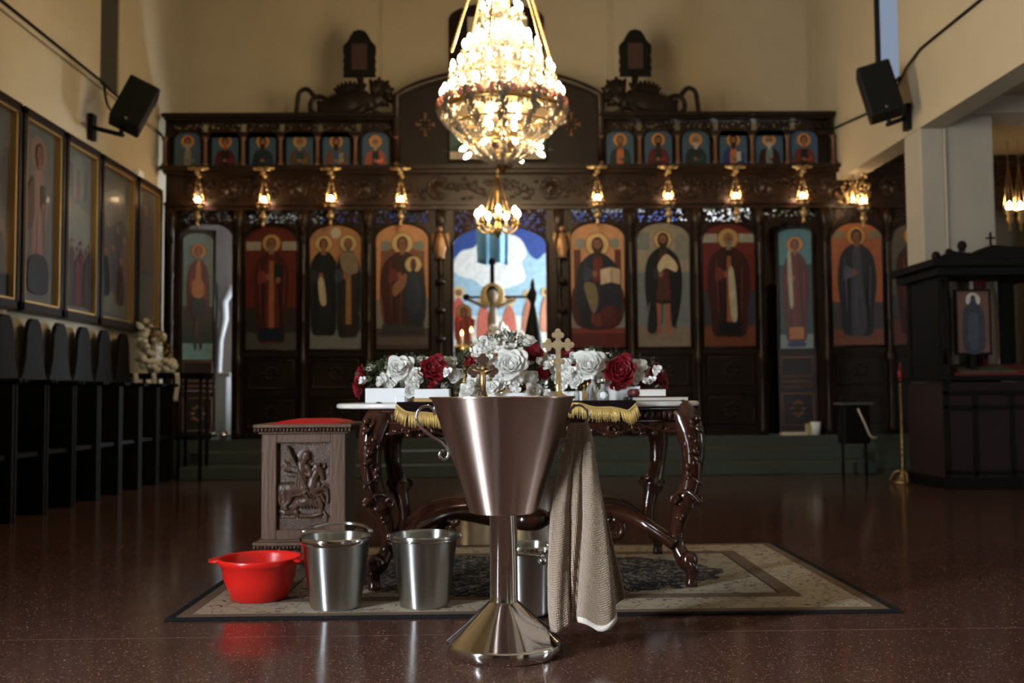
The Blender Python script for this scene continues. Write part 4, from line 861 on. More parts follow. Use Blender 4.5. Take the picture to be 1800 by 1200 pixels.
def w1(p):
    p.rect(-1, 1, 0, 1, (44, 66, 84)); p.sm([(-1, .1), (1, .1), (1, .45), (.5, .6), (0, .52), (-.5, .7), (-1, .62)], (110, 96, 66)); p.sm([(-.6, .1), (1, .1), (1, .34), (.4, .42), (-.2, .36)], (150, 120, 80))
    for x, y, c in ((-.4, .28, (60, 34, 30)), (.1, .26, (40, 44, 70)), (.6, .24, (34, 26, 26)), (.8, .7, (90, 70, 50)), (-.5, .8, (70, 84, 70))): p.sm([(x - .2, y - .2), (x + .2, y - .2), (x + .16, y + .05), (x, y + .1), (x - .16, y + .05)], c); p.circ(x, y + .12, .09, (150, 110, 70))
    p.rect(-1, 1, 0, .12, (36, 52, 84))
def w2(p):
    p.rect(-1, 1, 0, 1, (50, 62, 34)); p.rect(-1, 1, 0, .4, (34, 50, 52)); saint(p, (128, 48, 30), (160, 76, 44), hy=.86, hr=.22, halo=(150, 70, 36), hair=(100, 36, 26), bot=.16, wide=.75, book=(30, 46, 40)); p.sm([(-.5, .06), (.5, .06), (.62, .2), (.3, .27), (-.3, .27), (-.62, .2)], (18, 22, 30)); p.sm([(-.9, .5), (-.4, .72), (-.3, .5), (-.6, .4)], (92, 34, 28))
def w3(p):
    p.rect(-1, 1, 0, 1, (78, 96, 92)); p.sm([(-1, .42), (1, .42), (1, .62), (-1, .66)], (120, 128, 108)); p.rect(-1, 1, 0, .2, (60, 64, 70)); p.sm([(-.3, .72), (.3, .72), (.5, .9), (0, .98), (-.5, .9)], (110, 130, 120))
    for x, y, c, s_ in ((0, .8, (120, 50, 34), .16), (-.5, .82, (50, 64, 66), .12), (.5, .82, (40, 50, 46), .12)): p.sm([(x - s_, y - .1), (x + s_, y - .1), (x + s_ * .6, y + .06), (x, y + .1), (x - s_ * .6, y + .06)], c); p.circ(x, y + .11, s_ * .5, (160, 120, 70))
    for i in range(9): x = -.85 + i * .21; y = .22 + .04 * (i % 3); c = [(130, 44, 30), (64, 44, 40), (110, 80, 50), (50, 60, 80), (150, 60, 40)][i % 5]; p.sm([(x - .14, .05), (x + .14, .05), (x + .12, y), (x, y + .1), (x - .12, y)], c); p.circ(x, y + .13, .08, (170, 110, 66))
def w4(p):
    p.rect(-1, 1, 0, 1, (62, 80, 88)); p.sm([(-1, .66), (-.3, .62), (.5, .7), (1, .62), (1, .8), (.2, .9), (-.6, .84), (-1, .86)], (120, 126, 124)); p.sm([(-.8, .05), (.7, .05), (.6, .2), (-.3, .24)], (120, 112, 50)); 
    for x, y, c in ((-.4, .5, (96, 36, 26)), (.2, .48, (60, 40, 70)), (.65, .42, (130, 52, 34)), (-.1, .34, (90, 80, 90)), (-.6, .3, (50, 40, 36)), (.4, .26, (110, 60, 40))): p.sm([(x - .25, y - .14), (x + .25, y - .14), (x + .18, y + .06), (x, y + .13), (x - .18, y + .06)], c); p.circ(x, y + .14, .11, (180, 130, 80))
def w5(p):
    p.rect(-1, 1, 0, 1, (72, 50, 38)); p.rect(-1, 1, 0, .4, (90, 80, 64)); p.sm([(-.6, .45), (.6, .45), (.5, .9), (0, .98), (-.5, .9)], (50, 34, 40)); p.circ(0, .86, .2, (170, 110, 60)); p.sm([(-.4, .4), (.4, .4), (.3, .75), (-.3, .75)], (110, 50, 34)); p.rect(-.8, .8, .36, .42, (40, 28, 24))
wall_pic('tall painting of an earthy mountain with small dark figures, cut by the frame edge', -60, 29, w1)
wall_pic('tall painting of one long red-robed haloed saint on dark green', 33, 107, w2)
wall_pic('tall painting with pale teal sky, an ascending figure above and a red-robed crowd below', 110, 171, w3)
wall_pic('tall painting with blue-grey clouds above jumbled robed figures on yellow-green ground', 174, 236, w4)
wall_pic('narrow brown painting with a dark robed figure, nearest the icon screen', 239, 281, w5)
# ---------------------------------------------------------------- choir stalls
def stall(name, loc, label, proto=[None]):
    if proto[0]: return dup(proto[0], loc, None, label, 'choir stalls along the left wall')
    t = thing('choir_stall', label, 'choir stall', loc, 0, 'choir stalls along the left wall')
    # local x = out from the wall, y = along the wall
    M = Matrix.Rotation(PI / 2, 4, 'Z')
    pts = [(-.245, .0), (.245, .0), (.245, 1.02), (.20, 1.08), (.155, 1.2), (.135, 1.42), (.10, 1.50), (.05, 1.535), (-.05, 1.535), (-.10, 1.50), (-.135, 1.42), (-.155, 1.2), (-.20, 1.08), (-.245, 1.02)]
    MB().prism(pts, -.06, -.02, M=M).build('back', BLACKW, t, bevel=.006)
    for s_ in (-1, 1):
        MB().bb(.06, .5, s_ * .225 - .018, s_ * .225 + .018, 0, .98).build('side', BLACKW, t, bevel=.006)
        MB().bb(.04, .56, s_ * .215 - .03, s_ * .215 + .03, .98, 1.015).build('armrest', BLACKW, t, bevel=.012)
    MB().bb(.06, .46, -.205, .205, .44, .475).build('seat', BLACKW, t, bevel=.006)
    proto[0] = t; return t
for i in range(8):
    y = 6.86 + i * .5
    stall('s', (X0 + .06, y, 0), 'black wooden choir stall with rounded back, ' + ('nearest the camera, out at the frame edge', 'the second one into the room from the camera', 'cut by the frame edge, below the mountain painting', 'first full one, below the red saint', 'second fully visible rounded back from the camera', 'third fully visible rounded back from the camera', 'fourth visible rounded back, below the cloudy painting', 'fifth visible rounded back, beside the white bouquet', 'last stall of the row, behind the white bouquet')[i])
# ---------------------------------------------------------------- flower stand by the stalls
c = W(268, 660, 10.6); t = thing('flower_stand', 'black metal flower stand with open bars by the left screen end', 'flower stand', (-3.50, 10.75, 0))
zt_ = 1.1; m = MB()
for dx in (-.3, -.08, .15, .38):
    m.tube([(dx, -.12, 0), (dx, -.12, zt_)], .02, 6); m.tube([(dx, .12, 0), (dx, .12, zt_)], .018, 6)
for z in (.42, zt_ - .03): m.bb(-.34, .42, -.15, .15, z, z + .05)
m.bb(-.36, .44, -.17, .17, zt_, zt_ + .03); m.build('frame', BLACKW, t)
t = thing('white_bouquet', 'large white flower bouquet with yellow greenery and hanging ribbons on the black stand', 'flowers', (-3.70, 10.75, zt_ + .032))
m = MB()
for (x, y, z, r) in ((-.08, 0, .5, .09), (-.03, -.04, .33, .12), (-.02, -.03, .14, .11), (.2, 0, .08, .08), (.08, 0, .04, .09), (.08, .05, .4, .06)):
    for q in range(16): d = Vector((random.gauss(0, 1), random.gauss(0, 1), random.gauss(0, 1))).normalized() * r * .75; m.ball((x + d.x, y + d.y, max(.03, z + d.z)), (.045, .045, .035), 7, 5)
m.build('blossoms', mat('cream_petals', (.58, .56, .46), .7), t)
m = MB()
for q in range(130):
    a = random.random(); x = lerp(.02, .2, a) + random.gauss(0, .04); z = lerp(.6, .12, a) + random.gauss(0, .04); d = random.random() * 6; m.add([(x, 0, z), (x + .03 * math.cos(d), -.03 - .04 * random.random(), z + .03 * math.sin(d)), (x + .05 * math.cos(d + .3), random.uniform(-.1, .05), z + .05 * math.sin(d + .3))], [(0, 1, 2)])
m.build('greenery', mat('yellow_green_leaves', (.36, .25, .05), .6), t)['kind'] = 'stuff'
MB().tube([(0, 0, 0), (0, 0, .5)], .02, 6).build('stem', mat('dark_green', (.02, .04, .02), .6), t)
m = MB()
for x in (-.11, .08, .32): m.grid(lambda u, v: (x + .05 * u + .01 * math.sin(v * 5), -.19 - .005 * math.sin(u * 6), lerp(.0, -.66 if x < .2 else -.3, v)), 4, 10)
m.build('ribbon', mat('cream_petals', (.58, .56, .46), .7), t, solid=.003)
# ---------------------------------------------------------------- speakers
def speaker(label, wallp, body_px, Yb, w, h, d, tilt, yaw, ws):
    c = W(*body_px, Yb); t = thing('wall_speaker', label, 'loudspeaker', c, 0, 'wall speakers')
    M = Matrix.Rotation(yaw, 4, 'Z') @ Matrix.Rotation(tilt, 4, 'Y') @ Matrix.Rotation(-.12, 4, 'X')
    def bx(name, dims, off, m, bev):
        b = MB().box(off, dims); b.v = [tuple(M @ Vector(v)) for v in b.v]; b.build(name, m, t, bevel=bev)
    bx('cabinet', (w, d, h), (0, 0, 0), BLACK, .02); bx('grille', (w * .88, .012, h * .9), (0, -d / 2 - .003, 0), mat('speaker_grille', (.008, .0085, .0085), .85, spec=.15, bump=.5, bscale=300), .004); bx('badge', (.02, .006, .02), (.0, -d / 2 - .011, -h * .41), STEEL, 0)
    wp = Vector(wallp) - c; bot = M @ Vector((0, d * .1, -h / 2))
    MB().tube([bot + Vector((0, 0, .02)), bot + Vector((-.02 * ws, 0, -.05)), bot + Vector((0, 0, -.07)) * 1.0, wp], .022, 8).build('bracket_arm', BLACK, t)
    MB().bb(wp.x - .025, wp.x + .025, wp.y - .05, wp.y + .05, wp.z - .13, wp.z + .13).build('wall_plate', BLACK, t, bevel=.005)
speaker('black speaker tilted on a bracket on the left wall above the paintings', (X0 + .03, 9.68, W(158, 220, 9.6).z), (236, 187), 9.55, .30, .48, .26, .42, .35, 1)
speaker('black speaker on a bracket above the right hand pillar', (X1 - .03, 9.52, W(1600, 205, 9.5).z), (1546, 162), 9.4, .31, .52, .26, -.24, -.3, -1)
def cable(name, label, pts, r, m=BLACK): o = MB().tube(pts, r, 6).build(name, m); tag(o, label, 'cable')
zcb = 4.05
cable('wall_cable', 'dark cable running along the left wall past the speaker', [(X0 + .02, 2, zcb + .03), (X0 + .02, 9.9, zcb + .0), (X0 + .03, 10.2, zcb - .03), (X0 + .02, 12.5, zcb - .1)], .012)
cable('wall_conduit', 'pale conduit running along the left wall below the dark cable', [(X0 + .02, 2, zcb - .03), (X0 + .02, 12.5, zcb - .07)], .018, WALL)
cable('speaker_cable', 'short black cable looping from the left wall to the speaker', cr_spline([(X0 + .03, 9.95, zcb), (X0 + .12, 9.8, zcb - .25), (X0 + .2, 9.72, zcb - .36), (X0 + .27, 9.68, zcb - .38)], 5), .012)
cable('wall_cable', 'black cable running along the right wall from the upper corner down past the speaker', [(X1 - .02, 3, zcb + .06), (X1 - .02, 9.2, zcb + .06), (X1 - .03, 9.5, zcb - .02), (X1 - .03, 9.8, zcb - .18), (X1 - .02, 10.3, zcb - .2), (X1 - .02, 12.5, zcb + .05)], .013)
o = MB().bb(0, .05, -.08, .08, 0, .17).build('switch_box', WHITE, bevel=.006); o.location = (X0, 11.0, W(277, 300, 11).z - .17); tag(o, 'small white box on the left wall beside the screen', 'switch box')
# ---------------------------------------------------------------- candle stand and cord by the pillar
b = W(1588, 850, 9.45); t = thing('candle_stand', 'slim brass floor candle stand with a red cup, beside the pillar', 'candle stand', (b.x, 9.45, 0)); hT = W(1585, 636, 9.45).z
m = MB().lathe([(.10, 0), (.11, .012), (.07, .03), (.05, .06), (.03, .09), (.012, .12), (.012, hT - .2)], 16)
for q in range(16): m.ball((0, 0, .16 + q * .055), (.018, .018, .014), 8, 5)
for q in range(3): a = q * 2.09 + .5; m.tube(cr_spline([(.02 * math.cos(a), .02 * math.sin(a), .12), (.08 * math.cos(a), .08 * math.sin(a), .1), (.12 * math.cos(a), .12 * math.sin(a), .02)], 4), .012, 6)
m.build('pole', mat('dull_brass', (.30, .22, .10), .35, .9), t); MB().lathe([(.012, 0), (.022, .03), (.024, .08), (.018, .1)], 12, (0, 0, hT - .18)).build('cup', mat('red_cup', (.22, .01, .01), .3), t); MB().lathe([(.010, 0), (.008, .08), (0, .1)], 8, (0, 0, hT - .1)).build('candle', mat('dark_red_wax', (.3, .03, .02), .5), t)
b = W(1602, 800, 9.9); t = thing('folding_stand', 'low dark stand with a pale cord, between candle stand and pillar', 'stand', (3.72, 10.3, 0))
MB().bb(-.14, .14, -.1, .1, .34, .74).build('body', BLACKW, t, bevel=.02); MB().bb(-.17, .17, -.12, .12, .74, .76).build('top', mat('grey_edge', (.09, .09, .09), .5), t)
m = MB()
for x in (-.12, .12): m.tube([(x, 0, 0), (x, 0, .36)], .015, 6)
m.build('legs', BLACKW, t); MB().tube(cr_spline([(.0, -.13, .7), (.06, -.15, .55), (.12, -.14, .42), (.2, -.1, .40)], 5), .01, 6).build('cord', PAPER, t)
# ---------------------------------------------------------------- icon kiosk at the right
Yk = 8.85; a = W(1655, 820, Yk); t = thing('icon_shrine', 'dark carved canopied shrine with red cloth and a standing icon, at the right edge', 'shrine', (a.x, Yk, 0))
kx = lambda px: W(px, 640, Yk).x - a.x; kz = lambda py: W(1700, py, Yk).z
wk = 1.05
MB().bb(kx(1655), wk, 0, .75, .04, kz(672)).build('base', mat('dark_red_panel', (.016, .004, .005), .8), t)
m = MB().bb(kx(1645), wk + .05, -.06, .8, kz(668), kz(660)).bb(kx(1650), wk + .04, -.03, .78, 0, .10).bb(kx(1655), kx(1665), -.015, .0, .1, kz(668))
for z in (kz(830), kz(716), kz(690)): m.bb(kx(1655), wk, -.015, 0, z - .02, z + .02)
for x in (kx(1710), kx(1775)): m.bb(x - .02, x + .02, -.015, 0, .1, kz(690))
m.build('base_frame', BLACKW, t, bevel=.006)
for (x0_, x1_, y0_, y1_) in ((kx(1655), kx(1672), .02, .1), (kx(1655), kx(1672), .65, .73), (wk - .08, wk, .02, .1), (wk - .08, wk, .65, .73)):
    MB().bb(x0_, x1_, y0_, y1_, kz(660), kz(485)).lathe([(.05, kz(640)), (.04, kz(600)), (.05, kz(560)), (.035, kz(520)), (.05, kz(490))], 10, ((x0_ + x1_) / 2, (y0_ + y1_) / 2, 0)).build('post', BLACKW, t)
m = MB().bb(kx(1645), wk + .06, -.08, .82, kz(485), kz(470)).bb(kx(1634), wk + .12, -.13, .86, kz(470), kz(457))
pts = [(kx(1640), kz(457)), (wk + .1, kz(457)), (wk + .05, kz(440)), (kx(1775), kz(436)), (kx(1757), kz(434)), (kx(1742), kz(433)), (kx(1722), kz(440)), (kx(1706), kz(447)), (kx(1688), kz(445)), (kx(1672), kz(443)), (kx(1660), kz(448))]
m.prism(pts, -.1, -.04)
m.build('canopy', BLACKW, t, bevel=.006)
m = MB()
for px, py, r in ((1645, 452, .04), (1691, 434, .042), (1668, 446, .035)): m.ball((kx(px), -.07, kz(py)), (r, r, r * 1.15), 10, 6).lathe([(r * .8, 0), (r * .5, .03)], 8, (kx(px), -.07, kz(py) - r * 1.2))
m.build('finial', BLACKW, t)
m = MB().bb(-.008 + kx(1742), .008 + kx(1742), -.075, -.06, kz(436), kz(413)).bb(kx(1734), kx(1750), -.075, -.06, kz(422), kz(419)).ball((kx(1742), -.068, kz(412)), .012, 6, 4); m.build('cross', BLACKW, t)
MB().bb(kx(1657), kx(1657) + .03, .1, .65, kz(660), kz(485)).build('side_panel', BLACKW, t)
MB().bb(kx(1668), wk - .08, .55, .6, kz(660), kz(485)).build('back_board', BLACKW, t)
m = MB().grid(lambda u, v: (lerp(kx(1745), kx(1766), u), .3 + .02 * math.sin(u * 18), lerp(kz(485), kz(660), v)), 16, 3); m.build('red_curtain', REDC, t, solid=.008)
MB().box(((kx(1672) + wk) / 2, .22, kz(650)), (wk - kx(1672) - .1, .5, .02), (.22, 0, 0)).build('cloth', mat('shrine_red_cloth', (.14, .012, .014), .8), t)
MB().box((kx(1745) , .2, kz(648) ), (.5, .3, .02), (.22, 0, 0)).build('open_book', mat('dim_book', (.10, .085, .05), .7), t)
MB().ball((kx(1768), .0, kz(664)), (.02, .02, .015), 8, 5).build('lamp', emat('shrine_flame', (1, .35, .12), 1.2), t)
def icS(p):
    p.rect(-1, 1, 0, 1, (104, 60, 36)); p.rect(-.95, .95, .02, .98, (120, 70, 40)); p.circ(0, .86, .46, (226, 214, 184)); p.sm([(-.12, .925), (.12, .925), (.2, .82), (.6, .7), (.72, .4), (.55, .02), (-.55, .02), (-.72, .4), (-.6, .7), (-.2, .82)], (46, 50, 62)); p.ell(0, .87, .14, .05, (70, 56, 50)); p.sm([(-.3, .6), (.3, .6), (.2, .1), (-.3, .1)], (62, 66, 80))
a2, b2 = W(1684, 620, Yk + .12), W(1736, 512, Yk + .12)
q = thing('standing_icon', 'framed icon of a dark veiled figure with a pale halo, standing inside the red shrine', 'icon', ((a2.x + b2.x) / 2, Yk + .12, a2.z), 0)
p = Pic(b2.x - a2.x, b2.z - a2.z); icS(p); p.build('painting', q, loc=(0, -.012, 0), k=1.0); w_, h_ = p.w, p.h
MB().bb(-w_ / 2 - .02, w_ / 2 + .02, -.01, .02, -.02, h_ + .02).build('board', BLACKW, q); MB().bb(-.03, .03, .02, .1, kz(662) - a2.z, -.02).build('strut', BLACKW, q)
# ---------------------------------------------------------------- foreground
def F(px, py):
    "floor point seen at a photo pixel"
    w = R @ Vector((px - 900, 600 - py, -FPX)); k_ = -CAM_H / w.z
    return CAM + w * k_
# rug
ra, rb_, rc = F(290, 1091), F(1591, 1079), F(1352, 955)
Y0r, Y1r = (ra.y + rb_.y) / 2, rc.y
rx0, rx1 = ra.x, rb_.x; RW, RD = rx1 - rx0, Y1r - Y0r
def rug_mat():
    m = bpy.data.materials.new('patterned_rug'); m.use_nodes = True; nt = m.node_tree; b = nt.nodes['Principled BSDF']
    tc = nd(nt, 'ShaderNodeTexCoord'); P = tc.outputs['Object']; s = nd(nt, 'ShaderNodeSeparateXYZ', Vector=P)
    ax = nd(nt, 'ShaderNodeMath', _operation='ABSOLUTE', i0=s.outputs[0]).outputs[0]; ay = nd(nt, 'ShaderNodeMath', _operation='ABSOLUTE', i0=s.outputs[1]).outputs[0]
    dx = nd(nt, 'ShaderNodeMath', _operation='SUBTRACT', i0=RW / 2, i1=ax).outputs[0]; dy = nd(nt, 'ShaderNodeMath', _operation='SUBTRACT', i0=RD / 2, i1=ay).outputs[0]
    d = nd(nt, 'ShaderNodeMath', _operation='MINIMUM', i0=dx, i1=dy).outputs[0]
    r = nd(nt, 'ShaderNodeValToRGB', Fac=d); e = r.color_ramp.elements; r.color_ramp.interpolation = 'CONSTANT'
    BLK, BR, CR, FD = (.012, .012, .014, 1), (.13, .09, .065, 1), (.33, .275, .205, 1), (.28, .24, .18, 1)
    e[0].position = 0; e[0].color = BLK; e[1].position = .035; e[1].color = BR
    for p_, c_ in ((.085, CR), (.30, BR), (.375, (.03, .03, .032, 1)), (.385, FD)): q = e.new(p_); q.color = c_
    # floral motifs
    def motif(scale, lo, hi, dist=0.6):
        n = nd(nt, 'ShaderNodeTexNoise', Vector=P, Scale=scale, Detail=3.0, Distortion=dist)
        return nd(nt, 'ShaderNodeMapRange', Value=n.outputs[0], i1=lo, i2=hi).outputs[0]
    v = nd(nt, 'ShaderNodeTexVoronoi', Vector=P, Scale=9.0, _feature='DISTANCE_TO_EDGE'); vine = nd(nt, 'ShaderNodeMapRange', Value=v.outputs[0], i1=.05, i2=.02).outputs[0]
    mo = nd(nt, 'ShaderNodeMath', _operation='MAXIMUM', i0=motif(26, .60, .64, 1.2), i1=nd(nt, 'ShaderNodeMath', _operation='MULTIPLY', i0=vine, i1=.35).outputs[0]).outputs[0]
    inner = nd(nt, 'ShaderNodeMath', _operation='GREATER_THAN', i0=d, i1=.09).outputs[0]
    mo = nd(nt, 'ShaderNodeMath', _operation='MULTIPLY', i0=mo, i1=inner).outputs[0]
    c1 = nd(nt, 'ShaderNodeMix', _data_type='RGBA', Factor=mo); nt.links.new(r.outputs[0], c1.inputs[6]); c1.inputs[7].default_value = (.06, .045, .04, 1)
    # dark medallion with its own light flecks
    ex = nd(nt, 'ShaderNodeMath', _operation='DIVIDE', i0=ax, i1=.98).outputs[0]; ey = nd(nt, 'ShaderNodeMath', _operation='DIVIDE', i0=ay, i1=.60).outputs[0]
    l2 = nd(nt, 'ShaderNodeMath', _operation='ADD', i0=nd(nt, 'ShaderNodeMath', _operation='POWER', i0=ex, i1=2.0).outputs[0], i1=nd(nt, 'ShaderNodeMath', _operation='POWER', i0=ey, i1=2.0).outputs[0]).outputs[0]
    nz = nd(nt, 'ShaderNodeTexNoise', Vector=P, Scale=7.0, Detail=3.0).outputs[0]
    l3 = nd(nt, 'ShaderNodeMath', _operation='ADD', i0=l2, i1=nd(nt, 'ShaderNodeMath', _operation='MULTIPLY', i0=nz, i1=.55).outputs[0]).outputs[0]
    med = nd(nt, 'ShaderNodeMath', _operation='LESS_THAN', i0=l3, i1=1.16).outputs[0]
    mm = nd(nt, 'ShaderNodeMix', _data_type='RGBA', Factor=motif(19, .55, .58, 2.0)); mm.inputs[6].default_value = (.018, .020, .026, 1); mm.inputs[7].default_value = (.20, .16, .115, 1)
    c2 = nd(nt, 'ShaderNodeMix', _data_type='RGBA', Factor=med); nt.links.new(c1.outputs[2], c2.inputs[6]); nt.links.new(mm.outputs[2], c2.inputs[7])
    nt.links.new(c2.outputs[2], b.inputs['Base Color']); b.inputs['Roughness'].default_value = .95; b.inputs['Specular IOR Level'].default_value = .1
    n = nd(nt, 'ShaderNodeTexNoise', Vector=P, Scale=260.0, Detail=2.0); bp = nd(nt, 'ShaderNodeBump', Height=n.outputs[0], Strength=.4, Distance=.004); nt.links.new(bp.outputs[0], b.inputs['Normal'])
    return m
rug = MB().bb(-RW / 2, RW / 2, -RD / 2, RD / 2, 0, .009).build('rug', rug_mat(), bevel=.003); rug.location = ((rx0 + rx1) / 2, (Y0r + Y1r) / 2, 0.0005)
tag(rug, 'patterned cream and dark rug with a black edge under the table', 'rug')
ZR = .010
# baptismal font
YF = 3.43; fc = W(886.5, 1148, YF); fx = fc.x
t = thing('baptismal_font', 'tall stainless steel font with conical bowl on a stem, in front of the table', 'font', (fx, YF, 0))
s_ = FPX / YF; zr, zb = .865, .475
MB().open_lathe([(0, zb + .012), (.110, zb + .012), (.241, zr - .003), (.249, zr), (.252, zr - .004), (.249, zr - .008), (.244, zr - .006), (.116, zb + .002), (.112, zb - .004), (0, zb - .004)], 96).build('bowl', STEEL, t)
MB().lathe([(.05, .165), (.0485, .172), (.0475, .20), (.0475, zb - .012), (.058, zb - .004)], 48).build('stem', STEEL2, t)
MB().lathe([(.194, 0), (.199, .006), (.199, .036), (.196, .041), (.190, .044), (.062, .160), (.053, .168), (.048, .172)], 96).build('base', STEEL2, t)
hl = [(768, 731), (766, 722), (758, 716), (747, 717), (738, 726), (737, 738), (744, 752), (761, 767), (781, 780), (791, 792), (791, 803), (784, 809), (777, 804), (777, 797), (783, 794)]
br = [(793, 795), (791, 775), (785, 740), (778, 716), (771, 708), (768, 716), (768, 731)]
for sgn in (-1, 1):
    f_ = lambda q: ((-(887 - q[0]) / s_) * (1 if sgn < 0 else -1), 0, .87 - (q[1] - 697) / s_)
    hh_ = MB().tube(cr_spline([f_(q) for q in hl], 5), .0052, 8).build('handle', STEEL2, t)
    MB().tube(cr_spline([f_(q) for q in br], 5), .0042, 8).build('handle_bracket', STEEL2, hh_)
# towel over the right handle
def towel_mat():
    m = mat('waffle_towel', (.42, .31, .23), .95, sheen=.3, spec=.1); nt = m.node_tree; b = nt.nodes['Principled BSDF']
    tc = nd(nt, 'ShaderNodeTexCoord'); s = nd(nt, 'ShaderNodeSeparateXYZ', Vector=tc.outputs['UV'])
    def wv(sock, n, ph=0.0):
        a = nd(nt, 'ShaderNodeMath', _operation='MULTIPLY', i0=sock, i1=n * 2 * PI); return nd(nt, 'ShaderNodeMath', _operation='SINE', i0=a.outputs[0]).outputs[0]
    U = nd(nt, 'ShaderNodeMath', _operation='ADD', i0=nd(nt, 'ShaderNodeMath', _operation='MULTIPLY', i0=s.outputs[0], i1=22.0).outputs[0], i1=nd(nt, 'ShaderNodeMath', _operation='MULTIPLY', i0=s.outputs[1], i1=44.0).outputs[0]).outputs[0]
    V = nd(nt, 'ShaderNodeMath', _operation='SUBTRACT', i0=nd(nt, 'ShaderNodeMath', _operation='MULTIPLY', i0=s.outputs[0], i1=22.0).outputs[0], i1=nd(nt, 'ShaderNodeMath', _operation='MULTIPLY', i0=s.outputs[1], i1=44.0).outputs[0]).outputs[0]
    h = nd(nt, 'ShaderNodeMath', _operation='MULTIPLY', i0=wv(U, 1), i1=wv(V, 1)).outputs[0]
    bp = nd(nt, 'ShaderNodeBump', Height=h, Strength=.8, Distance=.004); nt.links.new(bp.outputs[0], b.inputs['Normal'])
    r = nd(nt, 'ShaderNodeMapRange', Value=h, i1=-1.0, i2=1.0, i3=0.0, i4=1.0)
    mx = nd(nt, 'ShaderNodeMix', _data_type='RGBA', Factor=r.outputs[0]); mx.inputs[6].default_value = (.23, .165, .12, 1); mx.inputs[7].default_value = (.43, .325, .24, 1); nt.links.new(mx.outputs[2], b.inputs['Base Color'])
    return m
TOW = towel_mat()
t = thing('towel', 'beige waffle towel with white hem hanging from the right handle of the font', 'towel', (fx, YF, 0))
vy = [745, 760, 790, 830, 900, 1000, 1060, 1105]
lx = [1008, 1002, 995, 984, 969, 963, 963, 966]; rxx = [1034, 1040, 1046, 1050, 1060, 1072, 1078, 1080]
def towel(u, v):
    py = lerp(747, 1100, v); a, b = interp(py, vy, lx), interp(py, vy, rxx)
    bot = 1093 + 9 * math.sin(u * 8 + 1.2) - 22 * max(0, u - .7) * 2; py2 = lerp(747, bot, v)
    x = (lerp(a, b, u) - 886.5) / s_; z = .87 - (py2 - 697) / s_
    B_ = [0, interp(v, [0, .5, 1], [.30, .36, .30]), interp(v, [0, .45, 1], [.62, .60, .40]), 1.0]; i_ = 0 if u < B_[1] else (1 if u < B_[2] else 2)
    fr = min(1, max(0, (u - B_[i_]) / (B_[i_ + 1] - B_[i_]))); A = interp(v, [0, .15, .5, 1], [.016, .022, .034, .046]) * (.85, .55, 1.0)[i_]
    y = -A * (math.sqrt(max(0, 1 - (2 * fr - 1) ** 2)) ** .75) - .012 * math.sin(v * 2.2) - .01 - .004 * math.sin(fr * 9 + v * 5 + i_) * (.3 + v)
    if i_ == 1 and v > .55: y += .02 * (v - .55) * 2
    if v < .06: y = lerp(y, -.004, (1 - v / .06) ** 2 * .6); z += .0
    return (x, y, z)
MB().grid(towel, 120, 90, uv=True).build('front_layer', TOW, t, solid=.004)
def towel_b(u, v):
    py = lerp(749, 1082, v); a, b = interp(py, vy, lx) + 2, interp(py, [745, 800, 900, 1000, 1060, 1105], [1032, 1047, 1064, 1084, 1097, 1100])
    bot = lerp(1092, 1056, max(0, (u - .6) / .4)); z = .87 - (lerp(749, bot, v) - 697) / s_; x = (lerp(a, b, u) - 886.5) / s_
    return (x, .02 + .022 * math.sin(u * 14 + v) * min(1, v * 3 + .2), z)
MB().grid(towel_b, 70, 40, uv=True).build('back_layer', TOW, t, solid=.004)
def edge(u, dz): x, y, z = towel(u, 1.0); return (x, y - .002, z + dz)
MB().grid(lambda u, v: edge(lerp(.42, 1, u), lerp(.014, -.004, v)), 60, 2).build('hem', mat('white_hem', (.62, .56, .50), .9), t, solid=.007)
MB().tube(cr_spline([(.118, -.05, .075), (.125, -.055, .062), (.14, -.05, .058), (.155, -.05, .07)], 5), .003, 6, flat=2.5).build('loop', mat('white_hem', (.62, .56, .50), .9), t)
MB().add([( .118, -.052, .085), (.138, -.052, .062), (.128, -.05, .055)], [(0, 1, 2)]).build('label_tag', WHITE, t, solid=.001)
# buckets
def bucket(label, pxc, pyb, Yb, rt, rb2, h, bail, group='steel buckets around the table'):
    c = W(pxc, pyb, Yb); z0 = ZR
    t = thing('bucket', label, 'bucket', (c.x, Yb, z0), 0, group)
    MB().open_lathe([(0, .004), (rb2 - .006, .004), (rt - .004, h - .01), (rt - .003, h), (rt + .002, h + .004), (rt + .006, h), (rt + .005, h - .010), (rt, h - .012), (rb2 + .0025, .012), (rb2, .004), (rb2 - .006, 0), (0, 0)], 72).build('body', STEELB, t)
    return t
B1 = bucket('steel bucket beside the red bowl, its wide rim folded over, handle lying back', 590, 1060, 4.14, .140, .100, .285, 0)
MB().open_lathe([(.139, .258), (.1435, .262), (.1475, .287), (.143, .289)], 72).build('rim_band', STEEL2, B1)
MB().tube([(.14 * math.cos(a), .02 + .13 * math.sin(a), .300 + .02 * math.sin(a)) for a in np.linspace(.05, PI - .05, 20)], .005, 8, flat=2.2).build('bail_handle', STEELB, B1)
B2 = bucket('steel bucket under the table between the first bucket and the font', 746, 1058, 4.15, .136, .098, .288, 1)
MB().tube([(-.146, 0, .275)] + [(.14 * math.cos(a), -.135 * math.sin(a), .272) for a in np.linspace(PI - .08, .08, 24)] + [(.146, 0, .275)], .0035, 8).build('bail_handle', STEEL2, B2)
for s2 in (-1, 1): MB().ball((s2 * .146, 0, .28), (.011, .011, .014), 8, 6).build('handle_ear', STEEL2, B2)
B3 = bucket('steel pail half hidden behind the font stem, with a riveted handle ear', 928, 1075, 3.99, .098, .088, .265, 1)
MB().open_lathe([(.100, .236), (.1035, .240), (.1045, .262), (.101, .268)], 64).build('rim_band', STEEL2, B3)
